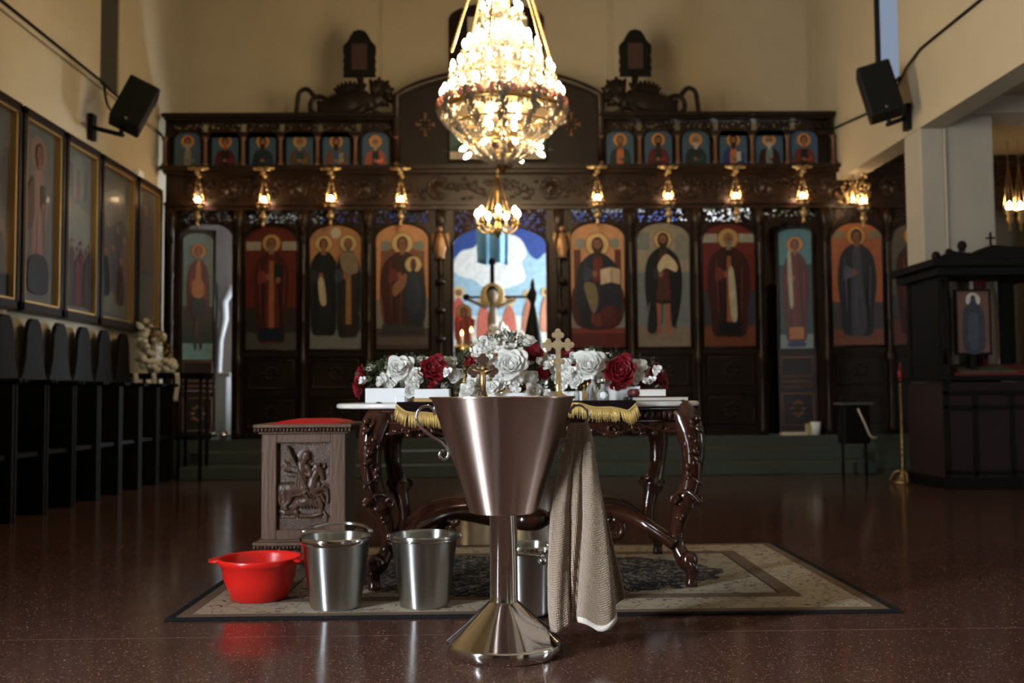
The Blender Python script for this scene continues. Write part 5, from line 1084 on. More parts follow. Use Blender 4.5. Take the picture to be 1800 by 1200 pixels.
MB().lathe([(.0, .0), (.016, .002), (.016, .006), (.0, .008)], 16, M=Matrix.Translation((.055, -.088, .215)) @ Matrix.Rotation(PI / 2, 4, 'X')).build('handle_ear', STEEL2, B3)
MB().ball((.055, -.098, .235), .009, 10, 6).build('handle_pivot', STEEL2, B3)
MB().tube(cr_spline([(.055, -.102, .235), (.0, -.112, .245), (-.06, -.10, .25), (-.10, -.04, .255), (-.106, .0, .25)], 6), .003, 8).build('bail_handle', STEEL2, B3)
MB().ball((.082, -.06, .27), (.012, .01, .014), 10, 6).build('hook', STEEL2, B3)
# red bowl
c = W(456, 1050, 4.33); t = thing('plastic_bowl', 'bright red plastic bowl with two side handles on the rug corner', 'bowl', (c.x, 4.33, ZR)); rt = .171
MB().open_lathe([(0, .006), (.108, .006), (.118, .012), (.163, .165), (.168, .176), (.173, .178), (.176, .174), (.174, .156), (.169, .150), (.158, .14), (.150, .09), (.118, .004), (.108, 0), (0, 0)], 72).build('body', RED, t)
for s2 in (-1, 1):
    def hd(u, v):
        y = lerp(-.075, .075, v); inner = math.sqrt(.170 ** 2 - y * y); out = .215 - .028 * (y / .075) ** 2 * 1.2
        return (s2 * lerp(inner, max(out, inner), u), y, .170 - .006 * u)
    MB().grid(hd, 4, 14).build('handle', RED, t, solid=.010)
# carved wooden stand
Ys = 5.0; a, b = W(460, 760, Ys), W(607, 760, Ys); xs, w = (a.x + b.x) / 2, b.x - a.x; Zs = lambda py: W(533, py, Ys).z
t = thing('carved_stand', 'square brown wooden stand with a carved rider relief and red cushion top', 'stand', (xs, Ys, 0))
dp = .40; zt_, zc0, zb1, zb0 = Zs(745), Zs(762), Zs(948), Zs(963)
m = MB()
for s2 in (-1, 1): m.bb(s2 * w / 2, s2 * (w / 2 - .074), 0, .03, zb1, zc0)
m.bb(-w / 2 + .074, w / 2 - .074, .001, .03, Zs(778), zc0).bb(-w / 2 + .074, w / 2 - .074, .001, .03, zb1, Zs(931)); m.build('face_frame', OAK, t, bevel=.004)
MB().bb(-w / 2 + .002, w / 2 - .002, .032, dp, zb1, zc0).build('body', mat('dark_side_wood', (.045, .028, .02), .5), t)
m = MB().bb(-w / 2 - .035, w / 2 + .035, -.035, dp + .03, Zs(751), zt_).bb(-w / 2 - .015, w / 2 + .015, -.012, dp + .01, zc0, Zs(751)); 
m.build('cornice', OAK, t, bevel=.003); m = MB()
m.bb(-w / 2 - .035, w / 2 + .035, -.035, dp + .03, Zs(957), Zs(951)).bb(-w / 2 - .01, w / 2 + .01, -.012, dp + .01, Zs(951), zb1)
m.build('base_moulding', OAK, t, bevel=.003)
for z in (Zs(755), Zs(960)):
    m = MB()
    for i in range(27): m.ball((lerp(-w / 2 - .026, w / 2 + .026, i / 26), -.026, z), (.0085, .012, .012), 6, 5)
    for s2 in (-1, 1):
        for i in range(22): m.ball((s2 * (w / 2 + .026), lerp(0, dp, i / 21), z), (.012, .0085, .012), 6, 4)
    m.build('beaded_edge', OAKR, t)
m = MB()
for s2 in (-1, 1):
    for y in (.04, dp - .05): m.bb(s2 * (w / 2 - .03) - .035, s2 * (w / 2 - .03) + .035, y - .035, y + .035, 0, Zs(957))
m.build('foot', OAK, t, bevel=.006)
m = MB()
for i in range(15): m.ball((lerp(-w / 2 + .09, w / 2 - .09, i / 14), .01, Zs(966) - .02 * abs(math.sin(i * 1.3))), (.018, .012, .016), 7, 5)
m.bb(-w / 2 + .07, w / 2 - .07, .012, .03, Zs(975), Zs(957)); m.build('apron_carving', OAKR, t)
MB().grid(lambda u, v: (lerp(-w / 2 + .05, w / 2 - .01, u), lerp(.0, dp, v), zt_ + .022 * min(1, 4 * min(u, 1 - u, v, 1 - v) + .0) ** .5), 20, 16).build('red_cushion', REDV, t)
# the relief: a height field of smooth blobs
px0_, px1_, py0_, py1_ = 232, 657, 258, 897
NX, NY = 210, 312
gx, gy = np.meshgrid(np.linspace(px0_, px1_, NX), np.linspace(py1_, py0_, NY))
H = np.zeros_like(gx); rng = np.random.RandomState(3)
cell = 9.5; sx_, sy_ = gx / cell, gy / cell
pts = rng.rand(80, 110, 2); ix, iy = np.floor(sx_).astype(int), np.floor(sy_).astype(int); dmin = np.full_like(gx, 9.)
for ddx in (-1, 0, 1):
    for ddy in (-1, 0, 1):
        pp = pts[(ix + ddx) % 80, (iy + ddy) % 110]; dd = np.hypot(ix + ddx + pp[..., 0] - sx_, iy + ddy + pp[..., 1] - sy_); dmin = np.minimum(dmin, dd)
H += 5.0 * np.clip(1 - dmin * 1.1, 0, 1)
def cap(x0, y0, r0, x1, y1, r1, k_=1.0, base=0.0):
    global H
    dx, dy = x1 - x0, y1 - y0; L2 = dx * dx + dy * dy + 1e-6; tt = np.clip(((gx - x0) * dx + (gy - y0) * dy) / L2, 0, 1)
    r = r0 + (r1 - r0) * tt; d2 = (gx - x0 - tt * dx) ** 2 + (gy - y0 - tt * dy) ** 2
    hh = base + k_ * np.sqrt(np.clip(r * r - d2, 0, None)); H = np.where(d2 < r * r, np.maximum(H, hh), H)
def chain_(P_, k_=1.0, base=0.0):
    for a_, b_ in zip(P_[:-1], P_[1:]): cap(*a_, *b_, k_, base)
cap(450, 372, 62, 450, 372, 62, .12, 3); cap(450, 372, 50, 450, 372, 50, .05, 10)
# ground scales
for j in range(7):
    for i in range(20): cap(240 + i * 22 + (j % 2) * 11, 818 + j * 13, 11, 252 + i * 22 + (j % 2) * 11, 822 + j * 13, 8, .8, 6)
# horse
chain_([(285, 600, 48), (340, 600, 52), (420, 600, 46), (500, 590, 50)], .75, 8); chain_([(505, 575, 46), (515, 520, 38), (545, 455, 30)], .8, 10)
chain_([(540, 445, 30), (570, 470, 25), (588, 520, 16)], 1.0, 14); cap(600, 440, 14, 604, 420, 5, 1, 16); chain_([(500, 520, 14), (508, 470, 13), (530, 430, 12), (560, 420, 10)], 1, 26)
chain_([(252, 575, 14), (244, 620, 16), (258, 680, 20), (270, 715, 12)], 1, 12); chain_([(290, 630, 34), (300, 680, 22), (275, 715, 13), (300, 738, 12)], .9, 12); chain_([(345, 640, 30), (330, 690, 17), (300, 722, 12), (310, 745, 10)], .9, 20)
chain_([(520, 610, 28), (580, 600, 18), (618, 610, 15), (626, 660, 11), (620, 700, 12)], 1, 16); chain_([(500, 625, 26), (545, 650, 16), (575, 640, 13), (590, 680, 10), (600, 690, 11)], 1, 26)
chain_([(555, 560, 12), (560, 600, 12), (600, 570, 7), (620, 575, 8)], 1, 14)
# cloak, rider
chain_([(395, 470, 30), (350, 450, 24), (310, 430, 26), (290, 405, 14)], .9, 14); chain_([(380, 500, 16), (340, 495, 14), (318, 490, 9)], 1, 14); chain_([(300, 455, 16), (330, 465, 12), (360, 440, 12)], 1, 22)
chain_([(425, 425, 40), (428, 470, 42), (425, 510, 38)], .8, 22); chain_([(470, 440, 22), (492, 475, 17), (488, 500, 15), (440, 480, 13)], 1, 36); chain_([(400, 430, 20), (365, 425, 16), (345, 385, 14), (352, 372, 12)], 1, 34)
chain_([(450, 395, 18), (447, 375, 27), (452, 362, 26)], .9, 30); cap(462, 350, 27, 470, 375, 18, .9, 33)
for q in (0, 1, 2, 3): chain_([(392 + q * 17, 500, 11), (388 + q * 20, 575, 10)], 1, 34)
chain_([(445, 520, 22), (455, 580, 19), (448, 640, 13), (470, 655, 12)], 1, 34)
chain_([(300, 610, 8), (350, 650, 8), (420, 640, 7), (480, 610, 6)], 1, 44)
# spear
cap(322, 292, 9, 500, 650, 6, 1, 58); chain_([(320, 290, 8), (332, 312, 17), (346, 335, 8)], 1, 44)
# dragon
chain_([(365, 740, 18), (400, 700, 34), (460, 690, 38), (530, 700, 30), (572, 735, 22), (570, 780, 18), (510, 800, 16), (420, 795, 15), (370, 780, 14)], .9, 12)
for q in range(6): cap(400 + q * 26, 672 + abs(q - 2) * 6, 8, 430 + q * 24, 740, 5, 1, 36)
chain_([(355, 770, 18), (300, 770, 24), (268, 760, 14)], .9, 14); cap(300, 750, 9, 318, 745, 7, 1, 34); chain_([(540, 640, 14), (560, 680, 16), (582, 720, 12)], 1, 24); chain_([(595, 770, 12), (612, 800, 16), (618, 830, 10)], 1, 14); chain_([(385, 770, 22), (400, 800, 12)], 1, 20)
K_ = w / 615.0 * 1.0; pw_, ph_ = (W(581, 850, Ys).x - W(486, 850, Ys).x) + .012, Zs(777) - Zs(932)
m = MB(); nv = [(lerp(-pw_ / 2, pw_ / 2, i / (NX - 1)), .030 - H[j, i] * .00052, lerp(Zs(932), Zs(777), j / (NY - 1))) for j in range(NY) for i in range(NX)]
m.add(nv, [(j * NX + i, j * NX + i + 1, (j + 1) * NX + i + 1, (j + 1) * NX + i) for j in range(NY - 1) for i in range(NX - 1)], 0, True)
m.build('relief_panel', OAKR, t)
# ---------------------------------------------------------------- table
TX, TY = .165, 4.94
t = thing('console_table', 'carved dark mahogany table with white marble top and scrolled cabriole legs', 'table', (TX, TY, ZR)); tz = -ZR
def leg(sx, sy):
    D = [(.655, .800, .062), (.690, .755, .068), (.712, .690, .064), (.722, .610, .052), (.714, .500, .043), (.695, .415, .046), (.682, .380, .060), (.668, .335, .040), (.652, .255, .031), (.656, .180, .031), (.682, .125, .040), (.708, .088, .033), (.706, .050, .024), (.706, .022, .028), (.706, .004, .026)]
    P_ = cr_spline([(sx * d, sy * (.455 + (d - .70) * .8), z + tz) for d, z, r in D], 5); Rr = [interp(i, range(len(D)), [q[2] for q in D]) for i in np.linspace(0, len(D) - 1, len(P_))]
    P_[-1].z = max(P_[-1].z, .001)
    MB().tube(P_, Rr, 14, flat=.85).build('leg', POLISH, t)
    m = MB(); o_ = lambda d, z, e=0: (sx * d, sy * (.455 + (d - .70) * .8 + e), z + tz)
    # knee scroll, acanthus and foot leaf
    for q0, q1 in ((.63, 1), (.735, -1)):
        m.tube([(sx * (q0 + .020 * (1 - a * .7) * math.cos(a * 7) * q1), sy * (.455 + .035), .395 + .026 * (1 - a * .7) * math.sin(a * 7) + tz) for a in np.linspace(0, 1, 12)], [.012 - .006 * a for a in np.linspace(0, 1, 12)], 6)
    m.tube(cr_spline([o_(.63, .375, .03), o_(.66, .425, .045), o_(.70, .43, .045), o_(.745, .385, .03)], 4), [.012] * 13, 6)
    for i in range(9):
        z = .77 - i * .033; wv = .03 * math.sin(i * 1.7)
        m.tube([o_(.70 + wv * .3 - .01, z, .058 - abs(i - 4) * .003), o_(.712 + wv, z - .03, .062 - abs(i - 4) * .003), o_(.72 + wv, z - .045, .048)], [.006, .013, .004], 6)
        m.ball(o_(.735 - .004 * i + .01 * math.sin(i * 2.3), z - .012, .03), (.018, .02, .018), 7, 5)
    m.tube(cr_spline([o_(.665, .76, .055), o_(.675, .65, .05), o_(.685, .52, .045), o_(.675, .44, .045)], 5), .006, 6)
    m.tube(cr_spline([o_(.735, .60, .045), o_(.735, .5, .045), o_(.715, .42, .045)], 5), .006, 6)
    for q in range(5): a = q * 1.256; m.ball(o_(.66 + .012 * math.cos(a), .325 + .018 * math.sin(a), .034), (.009, .008, .012), 6, 4)
    m.build('leg_carving', POLISH, t); m = MB()
    m.ball(o_(.695, .125, .012), (.042, .036, .045), 10, 8); m.ball(o_(.672, .155, .0), (.028, .03, .02), 8, 6); m.tube([o_(.675, .16, .03), o_(.71, .10, .035), o_(.70, .06, .02)], [.01, .014, .005], 6)
    m.build('foot_carving', POLISH, t)
for sx in (-1, 1):
    for sy in (-1, 1): leg(sx, sy)
for sx in (-1, 1):
    for sy in (-1, 1):
        P_ = cr_spline([(sx * .64, sy * .43, .19), (sx * .55, sy * .38, .255), (sx * .45, sy * .30, .305), (sx * .34, sy * .20, .318), (sx * .23, sy * .12, .29), (sx * .12, sy * .05, .255)], 5)
        P_ = [(p.x, p.y, p.z + tz) for p in P_]; m = MB().tube(P_, [.030] * 6 + [.034] * 10 + [.038] * 10, 10, flat=1.2)
        m.tube([(p[0], p[1] + sy * -0 - .036, p[2] + .012) for p in P_[2:20]], .006, 6)
        cx_, cy_, cz_ = sx * .385, sy * .25, .235
        m.tube([(cx_ + sx * .052 * (1 - a * .75) * math.cos(1.7 + a * 6.5 * sx * -1 * sx), cy_ - .01, cz_ + .052 * (1 - a * .75) * math.sin(1.7 - a * 6.5) + tz) for a in np.linspace(0, 1, 18)], [.022 - .010 * a for a in np.linspace(0, 1, 18)], 8)
        m.build('stretcher', POLISH, t)
MB().lathe([(.0, .2), (.06, .21), (.10, .235), (.11, .27), (.09, .295), (.05, .31), (.03, .34), (.045, .37), (.02, .40), (0, .41)], 20, (0, 0, tz)).build('stretcher_boss', POLISH, t)
# apron with fluted band and carved lower edge
HX, HY = .70, .46
m = MB(); low = [(-.66, .69), (-.58, .70), (-.5, .715), (-.42, .70), (-.36, .675), (-.28, .70), (-.2, .69), (-.12, .675), (0, .66)]
low = low + [(-a, b) for a, b in low[-2::-1]]
m.prism([(-.68, .812 + tz), ] + [(a, b + tz) for a, b in low] + [(.68, .812 + tz)], -HY - .015, -HY + .02); m.prism([(-.68, .812 + tz), ] + [(a, b + tz) for a, b in low] + [(.68, .812 + tz)], HY - .02, HY + .015)
for sx in (-1, 1): m.bb(sx * .68, sx * .65, -HY, HY, .70 + tz, .812 + tz)
m.build('apron', POLISH, t)
m = MB()
for i in range(46): m.ball((lerp(-.62, .62, i / 45), -HY - .018, .775 + tz), (.0105, .010, .022), 6, 5)
m.tube([(-.67, -HY - .018, .803 + tz), (.67, -HY - .018, .803 + tz)], .008, 6).tube([(-.67, -HY - .018, .748 + tz), (.67, -HY - .018, .748 + tz)], .006, 6); m.build('fluted_band', POLISH, t)
m = MB()
m.tube(cr_spline([(a, -HY - .018, b + .008 + tz) for a, b in low], 3), .009, 6)
for sx in (-1, 1):
    for cx_, r_ in ((.18, .035), (.36, .03), (.47, .035), (.56, .02)):
        m.tube([(sx * (cx_ + r_ * (1 - a * .8) * math.cos(a * 8)), -HY - .022, .712 + r_ * .8 * (1 - a * .8) * math.sin(a * 8) + tz) for a in np.linspace(0, 1, 14)], [.009 - .004 * a for a in np.linspace(0, 1, 14)], 6)
    for q in range(8): m.ball((sx * (.22 + q * .055), -HY - .02, .70 + .012 * math.sin(q * 2) + tz), (.02, .012, .011), 6, 4)
for q in range(9): a = -1.2 + q * .3; m.tube([(0, -HY - .02, .675 + tz), (.055 * math.sin(a), -HY - .035, .70 + .045 * math.cos(a) + tz)], [.006, .015], 6)
m.build('apron_carving', POLISH, t)
# marble slab
ml = W(594, 715, 4.80).x - TX; mr_ = W(1224, 712, 4.80).x - TX; mc, mh = (ml + mr_) / 2, (mr_ - ml) / 2
def outline(k_, n=96):
    out = []
    for i in range(n):
        a = 2 * PI * i / n; c_, s2 = math.cos(a), math.sin(a); e = .42
        x = mh * abs(c_) ** e * (1 if c_ > 0 else -1); y = .565 * abs(s2) ** .55 * (1 if s2 > 0 else -1); x *= 1 - .035 * abs(s2) ** 3
        y *= 1 + .03 * math.cos(x * 6)
        out.append((mc + x * k_, y * k_))
    return out
zt0, zt1 = .812, .836
m = MB(); rings = [(.985, zt0), (.998, zt0 + .004), (1.0, zt0 + .012), (.998, zt1 - .005), (.988, zt1)]
vs = [(x, y, z + tz) for k_, z in rings for x, y in outline(k_)]; n = 96
m.add(vs, [(j * n + i, j * n + (i + 1) % n, (j + 1) * n + (i + 1) % n, (j + 1) * n + i) for j in range(4) for i in range(n)] + [tuple(range(n - 1, -1, -1)), tuple(4 * n + i for i in range(n))], 0, False); m.build('marble_top', MARBLE, t)
ZT = zt1 + .0005
# velvet cloth with gold fringe hanging over the front edge
yf = TY - .585
cxs = [697, 712, 730, 755, 790, 830, 950, 1000, 1040, 1080, 1104, 1118]; drop = [2, 12, 17, 19, 16, 10, 5, 2, 7, 13, 15, 2]
S4 = FPX / yf; X4 = lambda px: W(px, 715, yf - .01).x; xa, xb = X4(697), X4(1118)
t = thing('velvet_cloth', 'dark velvet cloth with gold fringe draped over the front of the marble top', 'cloth', ((xa + xb) / 2, yf, ZT)); xo = (xa + xb) / 2
dr = lambda u: max(.006, interp(lerp(697, 1118, u), cxs, drop) / S4 + .005 * math.sin(u * 40))
m = MB()
def cl(u, v):
    x = lerp(xa, xb, u) - xo; d = dr(u); L = .16 + .016 + d; q = v * L
    if q < .16: return (x, .17 - q, .004)
    q -= .16; return (x - .0, .008 - min(q, .016) - .006 * math.sin(u * 34) * min(1, q * 10) - .008, .004 - max(0, q - .010))
m.grid(cl, 90, 14).build('cloth', VELVET, t, solid=.004)
m = MB(); 
for i in range(300):
    u = (i + .5) / 300; x, y, z = cl(u, 1.0); l = .058 * random.uniform(.8, 1.08); fan = (-.012 if u < .05 else (.016 if u > .93 else 0)) + random.uniform(-.003, .003)
    if 0.42 < u < .70: l *= .4
    m.tube([(x, y - .003, z + .004), (x + fan * .5, y - .006 - random.random() * .004, z - l * .5), (x + fan, y - .004, z - l)], [.0018, .0022, .0014], 4)
o = m.build('fringe', FRINGE, t); o['kind'] = 'stuff'
m = MB().tube([tuple(Vector(cl(i / 80, 1.0)) + Vector((0, -.004, .003))) for i in range(81)], .004, 6); m.build('gold_braid', FRINGE, t)
# ---------------------------------------------------------------- flowers
def petal(m, r, lean, a, z, wd, curl, n=5):
    "cupped petal; lean 0 upright .. 1 open"
    def fn(u, v):
        w_ = (u - .5) * 2 * wd * (1.0 - .75 * (1 - v) ** 2) * (1 - .38 * max(0, (v - .6) / .4) ** 2); out = r * (.25 + v * (.45 + lean * .75)) + curl * r * v * v; up = r * v * (1.15 - lean * .75) - curl * .35 * r * max(0, v - .6)
        cup = -.40 * r * (u - .5) ** 2 * 4 * (1 - lean * .35); x = out + cup; y = w_ * r
        return (x * math.cos(a) - y * math.sin(a), x * math.sin(a) + y * math.cos(a), z + up)
    m.grid(fn, n, 4)
def rose_mesh(name, mt, n=20, R0=1.0, rough=0):
    m = MB(); m.ball((0, 0, .38), (.24, .24, .34), 8, 6).ball((0, 0, .16), (.62, .62, .26), 10, 6)
    for i in range(n):
        f_ = i / (n - 1); petal(m, .34 + .66 * f_, f_ ** 1.6 * .8, i * 2.4 + random.random() * .3, .22 * (1 - f_), .72 - .05 * f_, -.04 + .12 * f_)
    o = m.build(name, mt, None, solid=.02); return o
REDR = mat('red_petals', (.17, .003, .009), .55, spec=.3); WHR = mat('white_rose_petals', (.84, .84, .80), .6); LEAF = mat('rose_leaves', (.030, .060, .022), .5, noise=.4); 
RR = rose_mesh('red_rose', REDR, 26); WR = rose_mesh('white_rose', WHR, 30); WB = rose_mesh('white_bud', WHR, 9); RB = rose_mesh('red_bud', REDR, 9)
used = set()
def put(src, parent, p, r, d):
    if src.name in used: o = src.copy(); COL.objects.link(o)
    else: o = src; used.add(src.name)
    o.parent = parent; q = Vector(d).normalized().to_track_quat('Z', 'Y'); o.location = p; o.rotation_mode = 'QUATERNION'; o.rotation_quaternion = q; o.scale = (r, r, r); return o
def arrangement(label, boxes, bounds, roses, nb, seed, Yc=4.78, top=None):
    random.seed(seed); x0 = W(boxes[0][0], 700, Yc).x; x1 = W(boxes[-1][1], 700, Yc).x; cx_ = (x0 + x1) / 2
    t = thing('flower_arrangement', label, 'flowers', (cx_, Yc, ZT), 0, 'flower arrangements on the table'); 
    for b in boxes:
        a_, b_ = W(b[0], 700, Yc - .1).x - cx_, W(b[1], 700, Yc - .1).x - cx_; hh = (b[3] - b[2]) / (FPX / (Yc - .1))
        MB().bb(a_, b_, -.10 + b[4], .06, 0, hh).build('planter', WHITE, t, bevel=.004)
    L = lambda px, py, dy=0: (lambda w_: (w_.x - cx_, w_.y - Yc, w_.z - ZT))(W(px, py, Yc + dy))
    for (k_, px, py, r, dy, d) in roses: put({'R': RR, 'W': WR, 'b': WB, 'r': RB}[k_], t, L(px, py, dy), r / (FPX / Yc), d)
    px0, px1, ptop, pbot = bounds
    for i in range(nb):
        px = random.uniform(px0, px1); u = (px - px0) / (px1 - px0); tp = (top(px) if top else ptop) + 8; py = random.uniform(tp, pbot); dy = random.uniform(-.12, .08)
        put(WB if random.random() < .88 else RB, t, L(px, py, dy), random.uniform(6, 10) / (FPX / Yc), (random.uniform(-.7, .7), -1, random.uniform(0, .9)))
    m = MB()
    for i in range(nb * 26):
        px = random.uniform(px0 - 3, px1 + 3); tp = (top(px) if top else ptop); py = random.uniform(tp - 2, pbot + 6); x, y, z = L(px, py, random.uniform(-.045, .14)); s0 = random.uniform(.007, .017)
        d = Vector((random.gauss(0, 1), random.gauss(0, 1), random.gauss(.4, 1))).normalized(); e = d.cross(Vector((random.random(), random.random(), .3))).normalized() * .45
        z = max(z, .015); m.add([(x, y, z), tuple(Vector((x, y, z)) + (d + e) * s0), tuple(Vector((x, y, z)) + d * s0 * 2.2), tuple(Vector((x, y, z)) + (d - e) * s0)], [(0, 1, 2, 3)])
    for i in range(nb): # fine sprigs
        px = random.uniform(px0, px1); tp = (top(px) if top else ptop); a_ = L(px, tp + 14, random.uniform(-.05, .1)); b_ = L(px + random.uniform(-14, 14), tp - random.uniform(0, 12), 0); m.tube([a_, b_], .0012, 4)
        for q in range(3): m.ball(tuple(Vector(a_).lerp(Vector(b_), .5 + .25 * q)), .004, 5, 4)
    o = m.build('foliage', LEAF, t); o['kind'] = 'stuff'
    return t
fr = (0, -1, .25)
topL = lambda px: interp(px, [625, 645, 690, 760, 800], [662, 640, 632, 632, 640])
arrangement('flower arrangement in white planters at the left end of the marble top', [(642, 715, 680, 706, 0), (729, 790, 676, 700, -.02)], (635, 800, 632, 680), [
    ('R', 640, 662, 17, -.02, (-1, -.5, .2)), ('R', 634, 683, 15, -.03, (-1, -.4, -.3)), ('R', 700, 640, 12, .06, (-.2, -.4, 1)), ('W', 703, 651, 22, -.04, (.1, -1, .5)), ('R', 763, 650, 22, -.05, (.1, -1, .4)), ('W', 742, 637, 11, .05, (0, -.6, 1)), ('W', 728, 668, 15, -.06, fr), ('b', 668, 672, 10, -.06, (0, -1, .5)), ('b', 686, 676, 10, -.07, (.3, -1, .2)), ('r', 684, 634, 8, .04, (0, -.5, 1)), ('W', 789, 640, 12, 0, (.3, -1, .6)), ('W', 800, 661, 12, -.02, fr), ('W', 722, 684, 12, -.1, (.2, -1, -.2))], 30, 11, top=topL)
topC = lambda px: interp(px, [800, 830, 860, 890, 920, 960], [632, 615, 592, 585, 600, 625])
arrangement('tall middle flower arrangement with the largest white rose, behind the font rim', [(806, 950, 684, 700, .03)], (800, 962, 585, 694), [
    ('W', 898, 643, 25, -.10, (.05, -1, .3)), ('R', 937, 626, 17, -.02, (.2, -1, .6)), ('R', 952, 655, 12, -.06, (.3, -1, .1)), ('W', 858, 612, 20, .02, (-.2, -.8, .8)), ('W', 845, 622, 14, 0, (-.4, -1, .5)), ('W', 893, 597, 14, .04, (0, -.5, 1)), ('W', 925, 604, 15, .02, (.3, -.7, 1)), ('R', 829, 634, 11, 0, (-.5, -1, .4)), ('b', 868, 640, 13, -.06, fr), ('W', 880, 668, 15, -.08, (-.1, -1, 0)), ('W', 838, 662, 15, -.06, (-.4, -1, .1)), ('W', 862, 684, 12, -.1, fr), ('b', 903, 672, 13, -.12, (.1, -1, -.1)), ('W', 930, 665, 13, -.08, (.3, -1, 0)), ('W', 820, 688, 12, -.08, fr), ('W', 936, 687, 12, -.1, fr)], 36, 12, top=topC)
topR = lambda px: interp(px, [960, 1000, 1035, 1090, 1140, 1172], [636, 626, 616, 624, 634, 655])
arrangement('flower arrangement with two big red roses at the right, behind the little bottles', [(962, 1025, 682, 700, .02), (1062, 1126, 676, 702, 0)], (962, 1165, 616, 690), [
    ('W', 1035, 646, 25, -.06, (0, -1, .5)), ('R', 1090, 653, 25, -.08, (.1, -1, .25)), ('R', 1146, 662, 20, .0, (.8, -.8, .3)), ('R', 1160, 668, 16, .04, (1, -.5, .2)), ('W', 1122, 646, 13, -.04, (.2, -1, .5)), ('W', 1036, 622, 10, .04, (0, -.5, 1)), ('W', 963, 637, 13, 0, fr), ('R', 998, 626, 12, .03, (-.2, -.6, 1)), ('W', 988, 645, 14, -.05, fr), ('W', 1012, 632, 12, .0, (-.2, -1, .8)), ('r', 1004, 650, 12, -.04, fr), ('R', 1088, 672, 14, -.09, (.1, -1, -.3)), ('W', 989, 668, 15, -.06, fr), ('W', 1010, 668, 13, -.08, (0, -1, .2)), ('W', 1070, 668, 12, -.06, fr), ('b', 1118, 666, 12, -.06, fr), ('W', 1066, 630, 10, .02, (0, -.7, 1)), ('b', 1132, 655, 11, 0, fr)], 34, 13, top=topR)
# ---------------------------------------------------------------- small things on the marble top
YT = 4.46
def on(px, Y=YT): w_ = W(px, 705, Y); return (w_.x, Y, ZT)
def budded_cross(m, cx_, cz, r_arm, r_up, r_dn, wd, y0, y1, br, ex=0.0):
    m.bb(cx_ - wd, cx_ + wd, y0, y1, cz - r_dn, cz + r_up).bb(cx_ - r_arm, cx_ + r_arm, y0 + .0003, y1 - .0003, cz - wd, cz + wd)
    yc_ = (y0 + y1) / 2; M_ = lambda x, z, r_: (lambda r: m.lathe([(0, (y1 - y0) / 2 + .0008), (r * .86, (y1 - y0) / 2 + .0008), (r, 0), (r * .86, -(y1 - y0) / 2 - .0008), (0, -(y1 - y0) / 2 - .0008)], 16, smooth=False, M=Matrix.Translation((x, yc_, z)) @ Matrix.Rotation(PI / 2, 4, 'X')))(r_ + ex)
    for (x, z, dx, dz) in ((cx_, cz + r_up, 0, 1), (cx_ - r_arm, cz, -1, 0), (cx_ + r_arm, cz, 1, 0)):
        M_(x + dx * br * .6, z + dz * br * .6, br)
        for s2 in (-1, 1): M_(x - dx * br * .5 + dz * s2 * br * 1.1, z - dz * br * .5 + dx * s2 * br * 1.1, br * .95)
    return M_
s4 = FPX / YT
t = thing('standing_cross', 'pale gold standing cross with budded ends on a round foot, right of centre', 'cross', on(982)); cz = W(980, 606, YT).z - ZT
m = MB(); Mx = budded_cross(m, 0, cz, 20 / s4, 20 / s4, 60 / s4, .011, -.007, .007, .014); Mx(0, cz, .024); Mx(0, cz - .075, .017); m.ball((.019, 0, cz - .075), (.012, .008, .012), 10, 6).ball((-.019, 0, cz - .075), (.012, .008, .012), 10, 6)
m.build('cross', mat('pale_gilt', (.62, .47, .28), .38, .55, noise=.2, nscale=60), t)
MB().lathe([(.055, 0), (.055, .006), (.042, .018), (.036, .030), (.018, .040), (.012, .055), (.018, .068), (.010, .08), (.009, cz - .12)], 24).build('foot', mat('pale_gold_foot', (.72, .56, .26), .3, .9), t)
t = thing('crucifix', 'small dark crucifix with gold outline and gold figure, above the font rim', 'crucifix', on(849, 4.42)); cz = W(850, 652, 4.42).z - ZT
m = MB(); budded_cross(m, 0, cz, .047, .056, .105, .010, -.004, .004, .0135); m.build('cross', mat('dark_enamel', (.06, .03, .022), .4), t)
m = MB(); budded_cross(m, 0, cz, .047, .056, .105, .013, -.0025, .0055, .0135, .003); m.lathe([(0, .004), (.022, .004), (.022, -.004), (0, -.004)], 16, M=Matrix.Translation((0, .002, cz - .105)) @ Matrix.Rotation(PI / 2, 4, 'X')); m.lathe([(.035, 0), (.03, .008), (.012, .015), (.01, .04)], 16); m.build('gold_rim', BRASS, t)
m = MB().lathe([(0, .006), (.018, .006), (.018, -.006), (0, -.006)], 16, M=Matrix.Translation((0, 0, cz - .105)) @ Matrix.Rotation(PI / 2, 4, 'X')); m.build('lower_disc', mat('dark_enamel', (.06, .03, .022), .4), t)
m = MB().ball((0, -.012, cz + .012), (.0085, .008, .011), 8, 6); m.tube([(0, -.01, cz - .002), (0, -.012, cz - .03), (0, -.011, cz - .055), (.002, -.010, cz - .09)], [.012, .011, .010, .006], 8, flat=.6)
for s2 in (-1, 1): m.tube([(s2 * .006, -.01, cz - .004), (s2 * .028, -.009, cz + .002), (s2 * .046, -.008, cz + .008)], [.006, .0045, .004], 6)
m.build('figure', mat('figure_gold', (.62, .40, .18), .35, .8), t)
